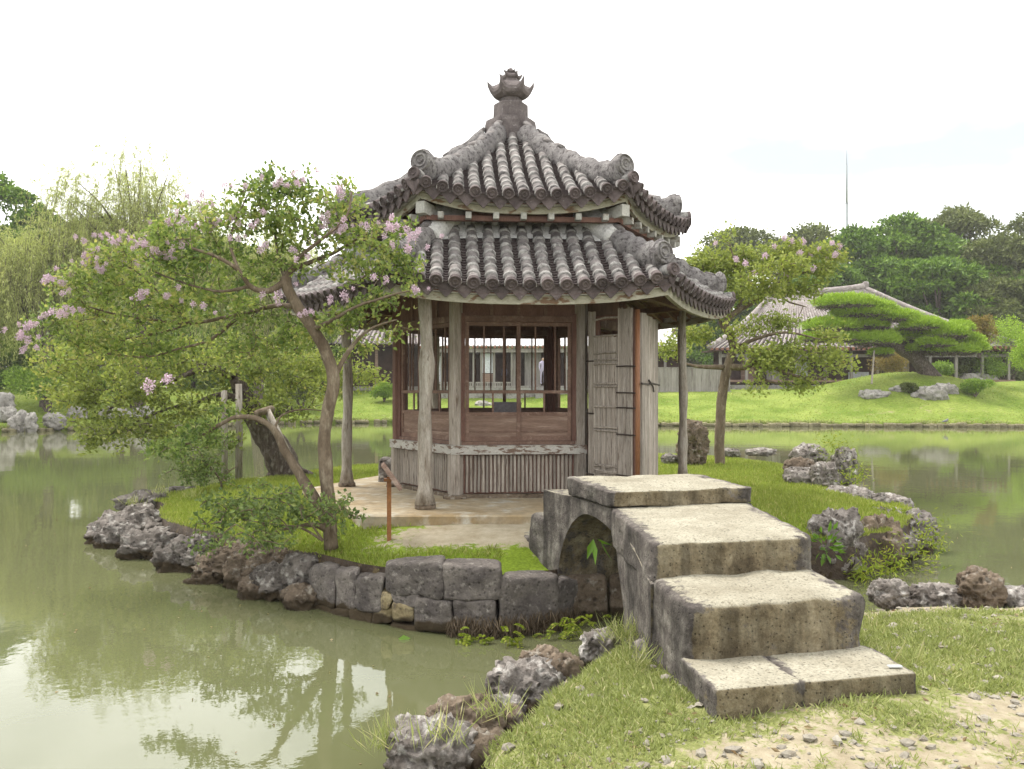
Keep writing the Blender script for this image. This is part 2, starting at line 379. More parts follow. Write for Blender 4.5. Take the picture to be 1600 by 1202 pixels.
def ground_mat(name, grass_a, grass_b, soil_a, soil_b, scale=3.0, bs=0.5, bd=.02, bscale=60):
    m, t, o = new_mat(name); v = coords(t, 'Object', (1, 1, 1), False)
    g = ramp(t, noise(t, v, scale, 6, 0.6), [(0.3, grass_a), (0.7, grass_b)])
    g = mixc(t, 1.0, g, ramp(t, noise(t, v, scale * 14, 4, 0.6), [(0.3, 0.7), (0.7, 1.25)]), 'MULTIPLY')
    s = ramp(t, noise(t, v, scale * 2.2, 7, 0.7), [(0.3, soil_a), (0.7, soil_b)])
    a = N(t, 'ShaderNodeAttribute'); a.attribute_name = 'bare'
    ad = N(t, 'ShaderNodeMath', operation='ADD'); t.links.new(a.outputs['Fac'], ad.inputs[0])
    ns = N(t, 'ShaderNodeMapRange'); ns.inputs[3].default_value = -.4; ns.inputs[4].default_value = .4; ns.inputs[1].default_value = .3; ns.inputs[2].default_value = .7
    t.links.new(noise(t, v, scale * 4, 6, .7), ns.inputs[0]); t.links.new(ns.outputs[0], ad.inputs[1])
    k = ramp(t, ad.outputs[0], [(.4, 0.0), (.62, 1.0)])
    col = mixc(t, k, g, s)
    finish(t, o, col, 0.95, bump(t, noise(t, v, bscale, 5, .65), bs, bd), .1); MAT[name] = m
ground_mat('island_grass', (.11, .16, .016), (.18, .25, .026), (.23, .19, .125), (.37, .33, .255))
ground_mat('bank_grass', (.15, .165, .055), (.22, .23, .09), (.22, .18, .12), (.38, .335, .25), scale=4)
ground_mat('lawn_grass', (.105, .165, .02), (.235, .285, .065), (.2, .19, .09), (.28, .26, .14), scale=.5, bs=.9, bd=.08, bscale=7)
ground_mat('lake_floor', (.05, .05, .02), (.08, .07, .03), (.05, .05, .02), (.08, .07, .03), scale=.5)

def leafy(name, c1, c2, c3=None, trans=.35, rough=.5):
    """leaf colour differs from leaf to leaf by the random 'tint' each leaf carries"""
    m, t, o = new_mat(name)
    a = N(t, 'ShaderNodeAttribute'); a.attribute_name = 'tint'
    st = [(0.0, c1), (0.75, c2)] + ([(1.0, c3)] if c3 else [])
    col = ramp(t, a.outputs['Fac'], st)
    p = N(t, 'ShaderNodeBsdfPrincipled', Roughness=rough); p.inputs['Specular IOR Level'].default_value = .25
    tr = N(t, 'ShaderNodeBsdfTranslucent'); mxs = N(t, 'ShaderNodeMixShader'); mxs.inputs[0].default_value = trans
    t.links.new(col, p.inputs['Base Color'])
    t.links.new(mixc(t, 1.0, col, (1.15, 1.2, .8), 'MULTIPLY'), tr.inputs['Color'])
    t.links.new(p.outputs[0], mxs.inputs[1]); t.links.new(tr.outputs[0], mxs.inputs[2]); t.links.new(mxs.outputs[0], o.inputs[0])
    MAT[name] = m; return m
leafy('myrtle_leaf', (.09, .145, .042), (.285, .355, .10), (.41, .40, .15), trans=.42)
leafy('old_tree_leaf', (.115, .15, .045), (.32, .36, .095), (.44, .39, .14), trans=.42)
leafy('right_tree_leaf', (.145, .19, .05), (.34, .38, .10), (.44, .41, .14), trans=.42)
leafy('sucker_leaf', (.085, .13, .045), (.2, .26, .08), (.28, .3, .1))
leafy('willow_leaf', (.27, .31, .10), (.48, .51, .2), (.58, .58, .28), trans=.4)
leafy('evergreen_leaf', (.045, .10, .014), (.17, .285, .03), (.29, .40, .06), trans=.15)
leafy('dull_leaf', (.06, .08, .026), (.165, .195, .06), (.24, .26, .09), trans=.2)
leafy('pine_needle', (.19, .30, .02), (.32, .46, .045), (.40, .53, .08), trans=.2)
leafy('shrub_leaf', (.12, .21, .03), (.25, .36, .055), (.33, .42, .09))
leafy('autumn_leaf', (.14, .11, .03), (.26, .2, .05), (.3, .16, .06))
leafy('fern_leaf', (.13, .19, .018), (.27, .32, .03), (.34, .34, .07))
leafy('blade', (.18, .215, .038), (.31, .36, .075), (.46, .41, .18), trans=.3)
leafy('bank_blade', (.19, .225, .07), (.34, .37, .14), (.56, .5, .31), trans=.3)
leafy('broad_leaf', (.08, .16, .02), (.13, .24, .03), None)
leafy('litter_leaf', (.16, .1, .05), (.34, .27, .17), None)
leafy('root_hair', (.06, .04, .025), (.13, .095, .06), None, trans=.1)

def water_mat():
    m, t, o = new_mat('pond_water'); v = coords(t, 'Object', (1, 1, 1), False)
    col = ramp(t, noise(t, v, .35, 4, .6), [(.3, (.098, .104, .050)), (.7, (.114, .121, .06))])
    big = bump(t, noise(t, v, 1.3, 3, .5), .05, .05); fine = bump(t, noise(t, v, 9.0, 3, .55), .035, .02, big)
    p = finish(t, o, col, .012, fine, .5); p.inputs['IOR'].default_value = 1.6
    MAT['pond_water'] = m
water_mat()

# ------------------------------------------------------------------ the setting: ground, pond, far lawn, island, near bank
def sstep(t): t = np.clip(t, 0, 1); return t * t * (3 - 2 * t)
G = 1.0
tag(obj('ground', [(-420, -50, -.9), (420, -50, -.9), (420, 510, -.9), (-420, 510, -.9)], [(0, 1, 2, 3)], MAT['lake_floor']), 'muddy floor under the green pond', kind='structure')
tag(obj('water', [(-130, -40, 0), (130, -40, 0), (130, 75, 0), (-130, 75, 0)], [(0, 1, 2, 3)], MAT['pond_water']), 'murky olive green pond mirroring trees and white sky', kind='structure')

SHX = np.array([-130, -60, -24, -17, -11.5, 0, 8, 27, 60, 130.0]); SHY = np.array([40, 40, 40, 44, 50.5, 51, 46.5, 45, 46, 48.0])
def shore_y(x): return np.interp(x, SHX, SHY) + .25 * np.sin(np.asarray(x) * .9) * .5
def lawn_z(x, y):
    x = np.asarray(x, float); y = np.asarray(y, float)
    d = y - shore_y(x)
    z = .24 + 1.72 * sstep(d / 15.0) + .25 * sstep((d - 15) / 30) + 2.5 * sstep((d - 40) / 150)
    z = z + 1.55 * np.exp(-(((x - 24.6) / 5.2) ** 2 + ((y - 54) / 4.5) ** 2) ** 1.2) + .8 * np.exp(-(((x - 36) / 7) ** 2 + ((y - 56) / 6) ** 2))
    z = z + .5 * np.exp(-(((x + 26) / 8) ** 2 + ((y - 47) / 6) ** 2))
    return z
def build_lawn():
    xs = np.linspace(-130, 130, 330)
    ds = np.concatenate([[-.1, -.02, .0], np.arange(.35, 30, .55), np.arange(31, 60, 3), np.array([70, 90, 120, 160, 220, 320, 480])])
    X, D = np.meshgrid(xs, ds, indexing='ij'); Y = shore_y(X) + D
    Z = lawn_z(X, Y) + .03 * n2(X * .8, Y * .8, 5)
    Z[:, 0] = -.95; Z[:, 1] = .1
    V = np.stack([X, Y, Z], -1).reshape(-1, 3); nx, ny = X.shape
    i, j = np.meshgrid(np.arange(nx - 1), np.arange(ny - 1), indexing='ij'); a = (i * ny + j).ravel()
    F = np.stack([a, a + ny, a + ny + 1, a + 1], 1)
    return tag(obj('lawn', V, F, MAT['lawn_grass'], smooth=True, attr={'bare': ('POINT', np.clip(.16 + .5 * n2(X * .16, Y * .22, 9), 0, .42))}), 'bright green mown lawn rising from the far shore', kind='structure')
build_lawn()

class Land:
    def __init__(s, outline, center, n=220):
        s.c = np.array(center, float)
        P = smooth_path(np.vstack([outline, outline[:1]]), 600)
        d = P - s.c; ang = np.unwrap(np.arctan2(d[:, 1], d[:, 0])); rad = np.linalg.norm(d, axis=1)
        k_ = .06 * fbm(np.stack([P[:, 0] * 3.1, P[:, 1] * 3.1, P[:, 0] * 0], 1), 55, 4, .65) * np.minimum(1, np.linspace(0, 8, len(P))) * np.minimum(1, np.linspace(8, 0, len(P))); rad = rad + k_ * 2.2
        if ang[-1] < ang[0]: ang = ang[::-1]; rad = rad[::-1]
        s.a0 = ang[0]; s.ang = ang; s.rad = rad; s.n = n
    def r_at(s, a):
        a = s.a0 + np.mod(a - s.a0, 2 * PI); return np.interp(a, s.ang, s.rad)
    def rel(s, x, y):
        dx, dy = np.asarray(x) - s.c[0], np.asarray(y) - s.c[1]
        return np.hypot(dx, dy) / s.r_at(np.arctan2(dy, dx))
    def build(s, name, zf, bare, mats, rings, label, edge=.975):
        rr = np.concatenate([np.linspace(0.01, edge, rings), [edge + .006, edge + .012, 1.0]])
        aa = s.a0 + np.arange(s.n) * 2 * PI / s.n
        A, Q = np.meshgrid(aa, rr, indexing='ij'); rad = s.r_at(A) * Q
        X = s.c[0] + rad * np.cos(A); Y = s.c[1] + rad * np.sin(A); Z = zf(X, Y)
        Z[:, -2] -= .12; Z[:, -1] = -.6
        X[:, -2:] += .05 * n2(A[:, -2:] * 30, Q[:, -2:] * 9, 3)
        V = np.stack([X, Y, Z], -1).reshape(-1, 3); ny = len(rr)
        i, j = np.meshgrid(np.arange(s.n), np.arange(ny - 1), indexing='ij'); i2 = (i + 1) % s.n
        F = np.stack([i * ny + j, i * ny + j + 1, i2 * ny + j + 1, i2 * ny + j], -1).reshape(-1, 4)
        mi = np.where(j >= ny - 3, 1, 0).ravel()
        return tag(obj(name, V, F, mats, smooth=True, mi=mi, attr={'bare': ('POINT', bare(X, Y))}), label, kind='structure')

ISL = Land(np.array([(-4.85, 12.0), (-4.4, 10.75), (-3.4, 9.65), (-2.4, 8.7), (-1.7, 8.05), (-1.0, 7.45), (-.4, 7.2), (.05, 7.22), (.45, 7.5), (1.4, 7.9), (2.1, 8.5), (2.9, 9.0), (3.6, 9.1), (4.5, 9.9), (5.3, 11.2), (5.3, 12.5), (5.5, 13.8), (6.0, 16), (5.3, 19), (3, 21), (0, 20.4), (-2.6, 18.2), (-4.3, 15.6), (-5.4, 13.2)]), (0, 12.5))
def isl_z(x, y):
    r = ISL.rel(x, y)
    g = np.exp(-((np.asarray(x) / 3.4) ** 2 + ((np.asarray(y) - 11.4) / 3.3) ** 2) ** 2)
    return .54 + .13 * g + .035 * n2(x * 1.3, y * 1.3, 21) - .16 * sstep((r - .80) / .18) + .04 * sstep((np.asarray(x) - 2) / 3)
def isl_bare(x, y):
    b = 1.0 * np.exp(-(((x + .15) / 1.15) ** 2 + ((y - 8.4) / .5) ** 2) ** 1.5) + .3 * np.exp(-(((x + .5) / 1.6) ** 2 + ((y - 8.3) / .5) ** 2))
    b = b + .3 * np.exp(-(((x - 3.2) / 1.6) ** 2 + ((y - 14.5) / 2) ** 2)) - .15
    return b
ISL.build('island_ground', isl_z, isl_bare, [MAT['island_grass'], MAT['wet_bank']], 46, 'small grassy island carrying the tiled pavilion')

BANK = Land(np.array([(-3, -8), (-1.2, 0), (-.6, 2.6), (-.34, 3.7), (-.16, 4.25), (.06, 4.8), (.3, 5.3), (.56, 5.8), (.86, 6.02), (1.9, 6.2), (2.6, 6.75), (3.1, 6.95), (4.0, 6.95), (6, 7.0), (12, 6.4), (20, 2), (20, -8), (6, -10)]), (4, 1.5), 320)
def bank_z(x, y):
    r = BANK.rel(x, y)
    x = np.asarray(x, float); y = np.asarray(y, float)
    return .39 + .07 * np.exp(-(((x - 1.75) / .9) ** 2 + ((y - 4.35) / .5) ** 2)) + .03 * n2(x * 1.6, y * 1.6, 31) + .018 * n2(x * 6, y * 6, 33) - .08 * sstep((r - .82) / .14) - .10 * sstep((r - .955) / .03)
def bank_bare(x, y):
    x = np.asarray(x, float); y = np.asarray(y, float)
    b = .31 + .55 * n2(x * 1.5 + 3, y * 1.5, 41)
    b = b + .5 * np.exp(-(((x - 2.65) / .45) ** 2 + ((y - 4.25) / .22) ** 2)) + .3 * np.exp(-(((x - 1.0) / .7) ** 2 + ((y - 3.7) / .2) ** 2))
    b = b - .4 * np.exp(-(((x - .55) / .6) ** 2 + ((y - 4.7) / .7) ** 2)) + .65 * sstep((y - 6.25) / .5) * sstep((x - 2.2) / .4) - .35 * np.exp(-(((x - 2.75) / .5) ** 2 + ((y - 5.4) / .6) ** 2)) + .15 * sstep((3.9 - y) / .5)
    return b
BANK.build('near_bank', bank_z, bank_bare, [MAT['bank_grass'], MAT['wet_bank']], 90, 'patchy grass bank with bare stony soil')

# ------------------------------------------------------------------ leaves, blades and rocks as raw geometry
def unit(A): return A / (np.linalg.norm(A, axis=-1, keepdims=True) + 1e-9)
def cards(P, D, L, W, fold=.25, mid=.45):
    """one folded leaf (a kite of four corners) per row"""
    P = np.asarray(P, float); n = len(P); D = unit(D)
    Sd = unit(np.cross(D, rng.normal(size=(n, 3)))); Nn = np.cross(D, Sd)
    L = np.broadcast_to(np.asarray(L, float), (n,))[:, None]; W = np.broadcast_to(np.asarray(W, float), (n,))[:, None]
    V = np.stack([P, P + D * L * mid + Sd * W * .5 + Nn * W * fold, P + D * L, P + D * L * mid - Sd * W * .5 + Nn * W * fold], 1).reshape(-1, 3)
    F = np.arange(4 * n).reshape(n, 4)
    return V, F
def cards_obj(name, P, D, L, W, m, parent=None, loc=(0, 0, 0), tint=None, **k):
    V, F = cards(P, D, L, W, **k)
    if tint is None: tint = rng.random(len(P))
    return obj(name, V - np.asarray(loc if parent is None else (0, 0, 0)), F, MAT[m], parent, loc if parent is None else (0, 0, 0), attr={'tint': ('FACE', tint)})
_ICO = {}
def ico(sub):
    if sub not in _ICO:
        bm = bmesh.new(); bmesh.ops.create_icosphere(bm, subdivisions=sub, radius=1.0)
        V = np.array([v.co[:] for v in bm.verts]); F = np.array([[v.index for v in f.verts] for f in bm.faces]); bm.free(); _ICO[sub] = (V, F)
    return _ICO[sub]
def rock_verts(size, seed, sub=5, rough=1.0, blocky=3.0):
    P, F = ico(sub); P = P / (np.sum(np.abs(P) ** blocky, axis=1) ** (1 / blocky))[:, None]
    sz = np.asarray(size, float) / 2; sc = max(sz)
    Q = P * (sz / sc)
    Q = Q + unit(P) * (.30 * fbm(Q * 1.7 + seed * 3.1, seed, 3))[:, None] * rough
    r1 = 1 - np.abs(vnoise(Q * 3.3 + seed, seed + 3)); r2 = 1 - np.abs(vnoise(Q * 7.0 + seed, seed + 4))
    r3 = 1 - np.abs(vnoise(Q * 15.0 + seed, seed + 5)); d = .27 * (r1 - .6) + .17 * (r2 - .6) + .08 * (r3 - .6) + .06 * fbm(Q * 9, seed + 6, 3)
    pit = np.clip(fbm(Q * 5.5 + 9, seed + 8, 2) - .12, 0, 1); d = d - .32 * pit
    Q = Q + unit(P) * d[:, None] * rough
    Q = Q * sc; lo, hi = Q.min(0), Q.max(0)
    return (Q - (lo + hi) / 2) * (2 * sz / (hi - lo)), F
def rock(name, box, Y, label, m='coral_rock', seed=0, dep=.8, sub=5, sink=.25, cat='rock', group=None, rough=1.0, zmin=None, blocky=3.0):
    """box = where it shows in the photo, Y = how far off it lies"""
    x0, y0, x1, y1 = box; a = at(x0, y1, Y); b = at(x1, y0, Y)
    wd = b[0] - a[0]; zt = b[2]; zb = a[2] if zmin is None else zmin; h = zt - zb
    size = (wd * 1.04, wd * dep, h * (1 + sink) * 1.02)
    V, F = rock_verts(size, seed, sub, rough, blocky)
    c = ((a[0] + b[0]) / 2, Y + wd * dep * .25, zt - h * (1 + sink) * .5)
    o = obj(name, V, F, MAT[m], None, c, smooth=True)
    return tag(o, label, cat, group)

# ------------------------------------------------------------------ rocks round the island and on the near bank
ROCKS = [
 ('shore_rock', (133, 795, 252, 862), 11.3, 'jagged grey rock jutting out at the leftmost tip of the island', 'coral_rock', 1, .9, 5),
 ('shore_rock', (186, 826, 292, 872), 10.3, 'flat topped pitted pale rock beside the island grass, just right of the tip', 'coral_rock', 2, .9, 5),
 ('shore_rock', (178, 842, 262, 893), 10.2, 'low pitted rock at the waterline below the flat topped one', 'coral_rock', 3, .8, 5),
 ('shore_rock', (238, 850, 345, 905), 9.5, 'white crusted rock under the flat topped one at the water edge', 'coral_rock', 4, .8, 5),
 ('shore_rock', (300, 865, 372, 925), 9.0, 'brown overhanging rock with a dark hollow below', 'brown_rock', 5, .9, 5),
 ('shore_rock', (352, 862, 425, 922), 8.7, 'reddish brown eroded rock between two overhanging ones', 'brown_rock', 6, .8, 5),
 ('shore_rock', (392, 880, 480, 935), 8.2, 'pale tilted slab like rock just left of the dressed stone wall', 'coral_rock', 7, .8, 5),
 ('shore_rock', (440, 868, 500, 915), 8.1, 'small grey rock behind the tilted slab by the grass', 'coral_rock', 8, .8, 4),
 ('shore_rock', (180, 768, 250, 795), 12.6, 'low grey rock at the back left edge of the island grass', 'coral_rock', 9, .9, 4),
 ('shore_rock', (240, 762, 300, 782), 13.4, 'thin pale rock strip behind the island grass, near overhanging leaves', 'coral_rock', 10, .8, 4),
 ('shore_rock', (196, 788, 232, 808), 11.8, 'smallest grey rock between grass and pond on the island left', 'coral_rock', 11, .8, 4),
 ('island_boulder', (1268, 794, 1362, 905), 9.15, 'big grey boulder touching the right side of the stone bridge', 'coral_rock', 21, .9, 5),
 ('island_boulder', (1335, 805, 1418, 905), 9.6, 'brown shaded boulder behind the one touching the bridge, hung with weeds', 'brown_rock', 22, .9, 5),
 ('island_boulder', (1362, 796, 1472, 862), 10.6, 'wide pale boulder jutting over the water at the island right tip', 'coral_rock', 23, .8, 5),
 ('island_boulder', (1375, 835, 1442, 872), 9.9, 'tilted grey slab under the wide jutting boulder', 'coral_rock', 24, .8, 5),
 ('island_boulder', (1296, 762, 1392, 802), 11.7, 'flat pale rock lying in the grass above the jutting boulder', 'coral_rock', 25, .9, 5),
 ('island_boulder', (1378, 772, 1430, 804), 11.9, 'small pale rock at the end of the flat one, by the pond', 'coral_rock', 26, .9, 4),
 ('island_boulder', (1300, 698, 1344, 752), 13.6, 'upright dark grey rock topping the cluster beyond the bridge', 'coral_rock', 27, .8, 5),
 ('island_boulder', (1238, 692, 1296, 722), 14.3, 'rounded dark rock at the back of the cluster by a small weed', 'coral_rock', 28, .8, 4),
 ('island_boulder', (1228, 714, 1278, 748), 13.3, 'brown flat rock on the left of the island cluster', 'brown_rock', 29, .8, 4),
 ('island_boulder', (1228, 730, 1290, 762), 12.9, 'white crusted rock below the brown flat one in the cluster', 'coral_rock', 30, .8, 4),
 ('island_boulder', (1268, 722, 1316, 770), 12.7, 'pale rock at the front of the cluster facing the grass', 'coral_rock', 31, .8, 5),
 ('island_boulder', (1058, 655, 1110, 724), 16.2, 'tall brown standing rock between pavilion pillar and slim tree', 'brown_rock', 32, .7, 5),
 ('island_boulder', (1034, 708, 1064, 724), 16.6, 'little grey rock left of the tall brown standing one', 'coral_rock', 33, .9, 4),
 ('island_boulder', (1128, 700, 1160, 714), 18.2, 'low white rock on the grass just right of the slim tree', 'coral_rock', 34, .9, 4),
 ('island_boulder', (1168, 700, 1216, 712), 19.0, 'low white rock between slim tree and cluster at the back shore', 'coral_rock', 35, .9, 4),
 ('bank_rock', (600, 1140, 735, 1230), 4.35, 'big pale grey rock cut by the bottom edge left of the bank grass', 'coral_rock', 41, .9, 5),
 ('bank_rock', (662, 1096, 782, 1172), 4.75, 'horned brown rock leaning over the pond, two knobs on top', 'brown_rock', 42, .6, 5),
 ('bank_rock', (742, 1090, 816, 1128), 5.05, 'layered grey rock between the horned and the large domed one', 'coral_rock', 43, .8, 5),
 ('bank_rock', (752, 1114, 816, 1156), 4.85, 'dull grey rock at the grass edge below the layered one', 'brown_rock', 44, .8, 4),
 ('bank_rock', (760, 1040, 888, 1106), 5.35, 'largest domed grey rock on the near bank with a white crust', 'coral_rock', 45, .75, 5),
 ('bank_rock', (812, 1018, 872, 1058), 5.6, 'small pointed rock perched on the domed grey one', 'brown_rock', 46, .7, 5),
 ('bank_rock', (874, 1078, 922, 1110), 5.0, 'half buried grey rock in grass right of the domed one', 'coral_rock', 47, .9, 4),
 ('bank_rock', (906, 984, 976, 1040), 6.0, 'smooth grey boulder under the near end of the bridge arch', 'coral_rock', 48, .8, 5),
 ('bank_rock', (985, 1000, 1040, 1046), 5.3, 'grey stone wedged against the foot of the bridge steps', 'coral_rock', 49, .7, 4),
 ('bank_rock', (1362, 906, 1424, 948), 6.8, 'grey rock just right of the broad bridge step', 'coral_rock', 51, .8, 5),
 ('bank_rock', (1420, 912, 1520, 952), 7.0, 'long low grey ledge between the bridge and the round boulder', 'coral_rock', 52, .5, 5),
 ('bank_rock', (1504, 888, 1576, 946), 6.9, 'round dark boulder standing at the pond on the right', 'brown_rock', 53, .9, 5),
 ('bank_rock', (1560, 920, 1640, 952), 7.0, 'low grey rock cut off by the right edge of the view', 'coral_rock', 54, .8, 4),

 ('shore_rock', (150, 820, 215, 870), 10.9, 'grey rock in the water just below the jutting leftmost one', 'coral_rock', 12, .9, 5),
 ('shore_rock', (268, 838, 330, 880), 9.5, 'pitted pale rock at the grass edge, above the overhanging brown one', 'coral_rock', 13, .9, 5),
 ('shore_rock', (330, 850, 400, 892), 8.9, 'purplish rock at the grass edge behind the leafy suckers', 'brown_rock', 14, .9, 5),
 ('shore_rock', (398, 860, 455, 900), 8.5, 'eroded brown rock under the leafy suckers, beside the tilted slab', 'brown_rock', 15, .9, 5),
 ('shore_rock', (290, 895, 350, 930), 8.9, 'low dark wet rock at the waterline under the overhang', 'brown_rock', 16, .8, 4),
 ('shore_rock', (372, 900, 440, 945), 8.25, 'dark wet rock at the waterline left of the tilted slab', 'brown_rock', 17, .8, 4),
 ('shore_rock', (440, 915, 492, 958), 7.85, 'dark wet rock at the waterline by the first dressed stone', 'brown_rock', 18, .8, 4),
 ('bank_rock', (850, 1030, 905, 1085), 5.45, 'brown lump squeezed between the domed rock and the grass', 'brown_rock', 55, .9, 4),
 ('bank_rock', (700, 1150, 800, 1215), 4.45, 'low brown stone in the grass edge below the horned rock', 'brown_rock', 56, .9, 4),
]
for (nm, box, Y, lab, m, sd, dep, sub) in ROCKS:
    if nm == 'shore_rock' and m == 'coral_rock': m = 'dark_coral_rock'
    if nm == 'shore_rock': box = (box[0] - 6, box[1] - 1, box[2] + 6, box[3] + 4)
    if nm == 'bank_rock' and box[0] < 900: box = (box[0] - 4, box[1] - 6, box[2] + 8, box[3])
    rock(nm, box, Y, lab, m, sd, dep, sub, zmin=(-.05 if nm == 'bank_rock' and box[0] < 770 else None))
# rocks and boulders of the far shores
def lawn_hit(px, py):
    Ys = np.linspace(40.5, 75, 900); X = (px - 800) / FPX * Ys; zl = lawn_z(X, Ys); zr = EYE - (py - HOR) / FPX * Ys
    ok = (Ys > shore_y(X) + .05); d = np.where(ok, np.abs(zl - zr), 9); return float(Ys[int(np.argmin(d))])
FAR = [((-22, 612, 20, 640), 41, 'big white rock at the far left shore, left edge'), ((-10, 634, 22, 652), 40.6, 'white rock below the big one at the far left edge'),
       ((10, 648, 32, 668), 40.2, 'grey rock near the water, second from the left edge'), ((20, 640, 42, 666), 40.4, 'pointed pale rock among the far left shore rocks'),
       ((36, 644, 58, 668), 40.3, 'square pale rock under the green shrub on the left shore'), ((64, 644, 100, 664), 41, 'long grey rock beneath the hanging willow on the left shore'),
       ((100, 634, 134, 656), 42, 'pale rock at the lawn foot behind the island tree leaves'), ((150, 634, 200, 656), 43.5, 'white broken rock seen through the island tree leaves'),
       ((205, 634, 240, 656), 45, 'white lump of rock behind the hanging leaves, nearer the pavilion'), ((740, 626, 770, 636), 57, 'white rock on the lawn seen through the pavilion window'),
       ((1347, 608, 1396, 622), 49.5, 'flat pale rock at the left foot of the grassy mound'), ((1392, 602, 1440, 612), 51, 'small pale rock behind a tuft on the mound'),
       ((1438, 602, 1484, 626), 48.6, 'large pale lumpy rock at the foot of the pine mound'), ((1424, 612, 1446, 622), 48.8, 'small white stone left of the large lumpy rock'),
       ((1462, 598, 1500, 616), 49.6, 'brownish pale rock behind the large lumpy one'), ((1500, 582, 1565, 606), 54, 'long grey rock on the mound under the round shrubs'),
       ((1570, 598, 1588, 608), 54, 'small white stone at the foot of the bushy shrub')]
for i, (box, Y, lab) in enumerate(FAR):
    Y = lawn_hit((box[0] + box[2]) / 2, box[3] - 2) if i > 5 else Y
    rock('lawn_rock', box, Y, lab, 'far_rock', 60 + i, .7, 4, sink=.5)

def stone_edging():
    e = empty('stone_edging', (0, 46, 0), 'low row of rough stones along the far lawn shore', 'stone edging')
    protos = []
    for k in range(6):
        V, F = block(c8box(-.5, .5, -.5, .5, -.5, .5), 5, 4.5, .06, 2.5, 200 + k)
        protos.append(make_mesh('edging_stone', V, F, MAT['edge_stone'], smooth=True))
    x = -24.0; n = 0
    while x < 29 and n < 150:
        wd = random.uniform(.25, .55); y = float(shore_y(x)) - .12
        o = link('edging_stone', protos[n % 6], e, (x, y - 46, .08 + random.uniform(-.03, .04)), (0, 0, random.uniform(-.2, .2))); o.scale = (wd, .35, random.uniform(.16, .30))
        x += wd * random.choice([.8, .86, .9, 1.0, 1.5, 2.2] if x < 2 else [.75, .8, .85, .9]); n += 1
stone_edging()

# ------------------------------------------------------------------ dressed stone wall on the island front
def stone_wall():
    e = empty('stone_wall', (-.6, 7.2, 0), 'dark dressed stone wall of fitted blocks holding the island bank', 'stone wall')
    org = np.array([-.6, 7.2, 0])
    def yy(px): return float(np.interp(px, [470, 560, 640, 700, 780, 870, 905], [8.0, 7.45, 7.15, 7.02, 6.98, 7.2, 7.42]))
    # quadrilaterals in the photo: top-left, top-right, bottom-right, bottom-left
    ST = [((603, 872, 690, 868, 692, 938, 602, 926), 'wall_stone', .40, .03), ((691, 872, 783, 876, 783, 938, 693, 940), 'wall_stone', .40, .02),
          ((785, 893, 872, 893, 872, 985, 776, 982), 'wall_stone', .35, .0), ((873, 898, 905, 898, 903, 985, 873, 985), 'wall_stone', .3, .0),
          ((484, 890, 523, 888, 523, 952, 486, 946), 'wall_stone', .3, .0), ((524, 893, 556, 896, 553, 956, 524, 952), 'wall_stone', .3, .0),
          ((556, 905, 600, 905, 596, 960, 553, 952), 'wall_stone', .3, .0), ((652, 934, 706, 942, 707, 990, 650, 984), 'wall_stone', .3, .02),
          ((708, 940, 774, 938, 778, 984, 709, 982), 'wall_stone', .3, .01), ((612, 928, 658, 932, 648, 950, 620, 946), 'wall_stone', .25, .0),
          ((596, 924, 616, 930, 606, 952, 594, 952), 'wall_stone_pale', .22, .0), ((612, 944, 646, 948, 646, 974, 614, 972), 'wall_stone_pale', .22, .02),
          ((582, 956, 612, 952, 612, 976, 580, 980), 'wall_stone_pale', .22, .0), ((548, 952, 582, 958, 580, 978, 546, 974), 'wall_stone_pale', .22, .0),
          ((518, 950, 548, 954, 546, 974, 516, 968), 'wall_stone_pale', .2, .0), ((486, 946, 518, 952, 516, 966, 486, 962), 'wall_stone_pale', .2, .0),
          ((612, 974, 660, 980, 660, 1000, 608, 990), 'wall_stone_pale', .2, .0), ((662, 986, 740, 986, 742, 1006, 662, 1002), 'wall_stone', .2, -.03),
          ((742, 986, 830, 986, 830, 1008, 742, 1008), 'wall_stone_pale', .2, -.03), ((832, 988, 902, 988, 900, 1008, 832, 1008), 'wall_stone_pale', .2, -.02),
          ((548, 974, 610, 980, 608, 992, 548, 984), 'wall_stone_pale', .2, -.02), ((480, 962, 548, 972, 548, 984, 480, 972), 'wall_stone_pale', .2, -.03)]
    for i, (q, m, dp, prou) in enumerate(ST):
        x0, y0, x1, y1, x2, y2, x3, y3 = [float(v) for v in q]
        if y0 < 910 and x0 > 600: y0 += 11; y1 += 11; dp = dp * .75
        c8 = []
        for bx in (0, 1):
            for by in (0, 1):
                for bz in (0, 1):
                    px, py = ((x0, y0) if bz else (x3, y3)) if not bx else ((x1, y1) if bz else (x2, y2))
                    Y = yy(px) - prou
                    px += 1.5 if bx else -1.5; py += -1.5 if bz else 1.5
                    p = at(px, py, Y); p[1] += dp if by else 0.0
                    c8.append(p - org)
        V, F = block(c8, 20, 11 if m == 'wall_stone' else 5.5, .03, 6.0, 300 + i, .035); V = vdisp(V, .02, 4.5, 310 + i)
        obj('stone', V, F, MAT[m], e, smooth=True)
stone_wall()
def wall_backing():
    a = Acc()
    P = [(480, 8.22), (560, 7.66), (640, 7.36), (700, 7.22), (780, 7.2), (870, 7.42), (902, 7.58)]
    V = []
    for px, Y in P:
        X = (px - 800) / FPX * (Y - .2) ; V += [(X, Y, -.4), (X, Y, .45)]
    a.add(V, [(2 * i, 2 * i + 2, 2 * i + 3, 2 * i + 1) for i in range(len(P) - 1)])
    return tag(a.build('wall_core', MAT['wet_bank'], None), 'dark earth showing in the joints behind the dressed stones', kind='structure')
wall_backing()

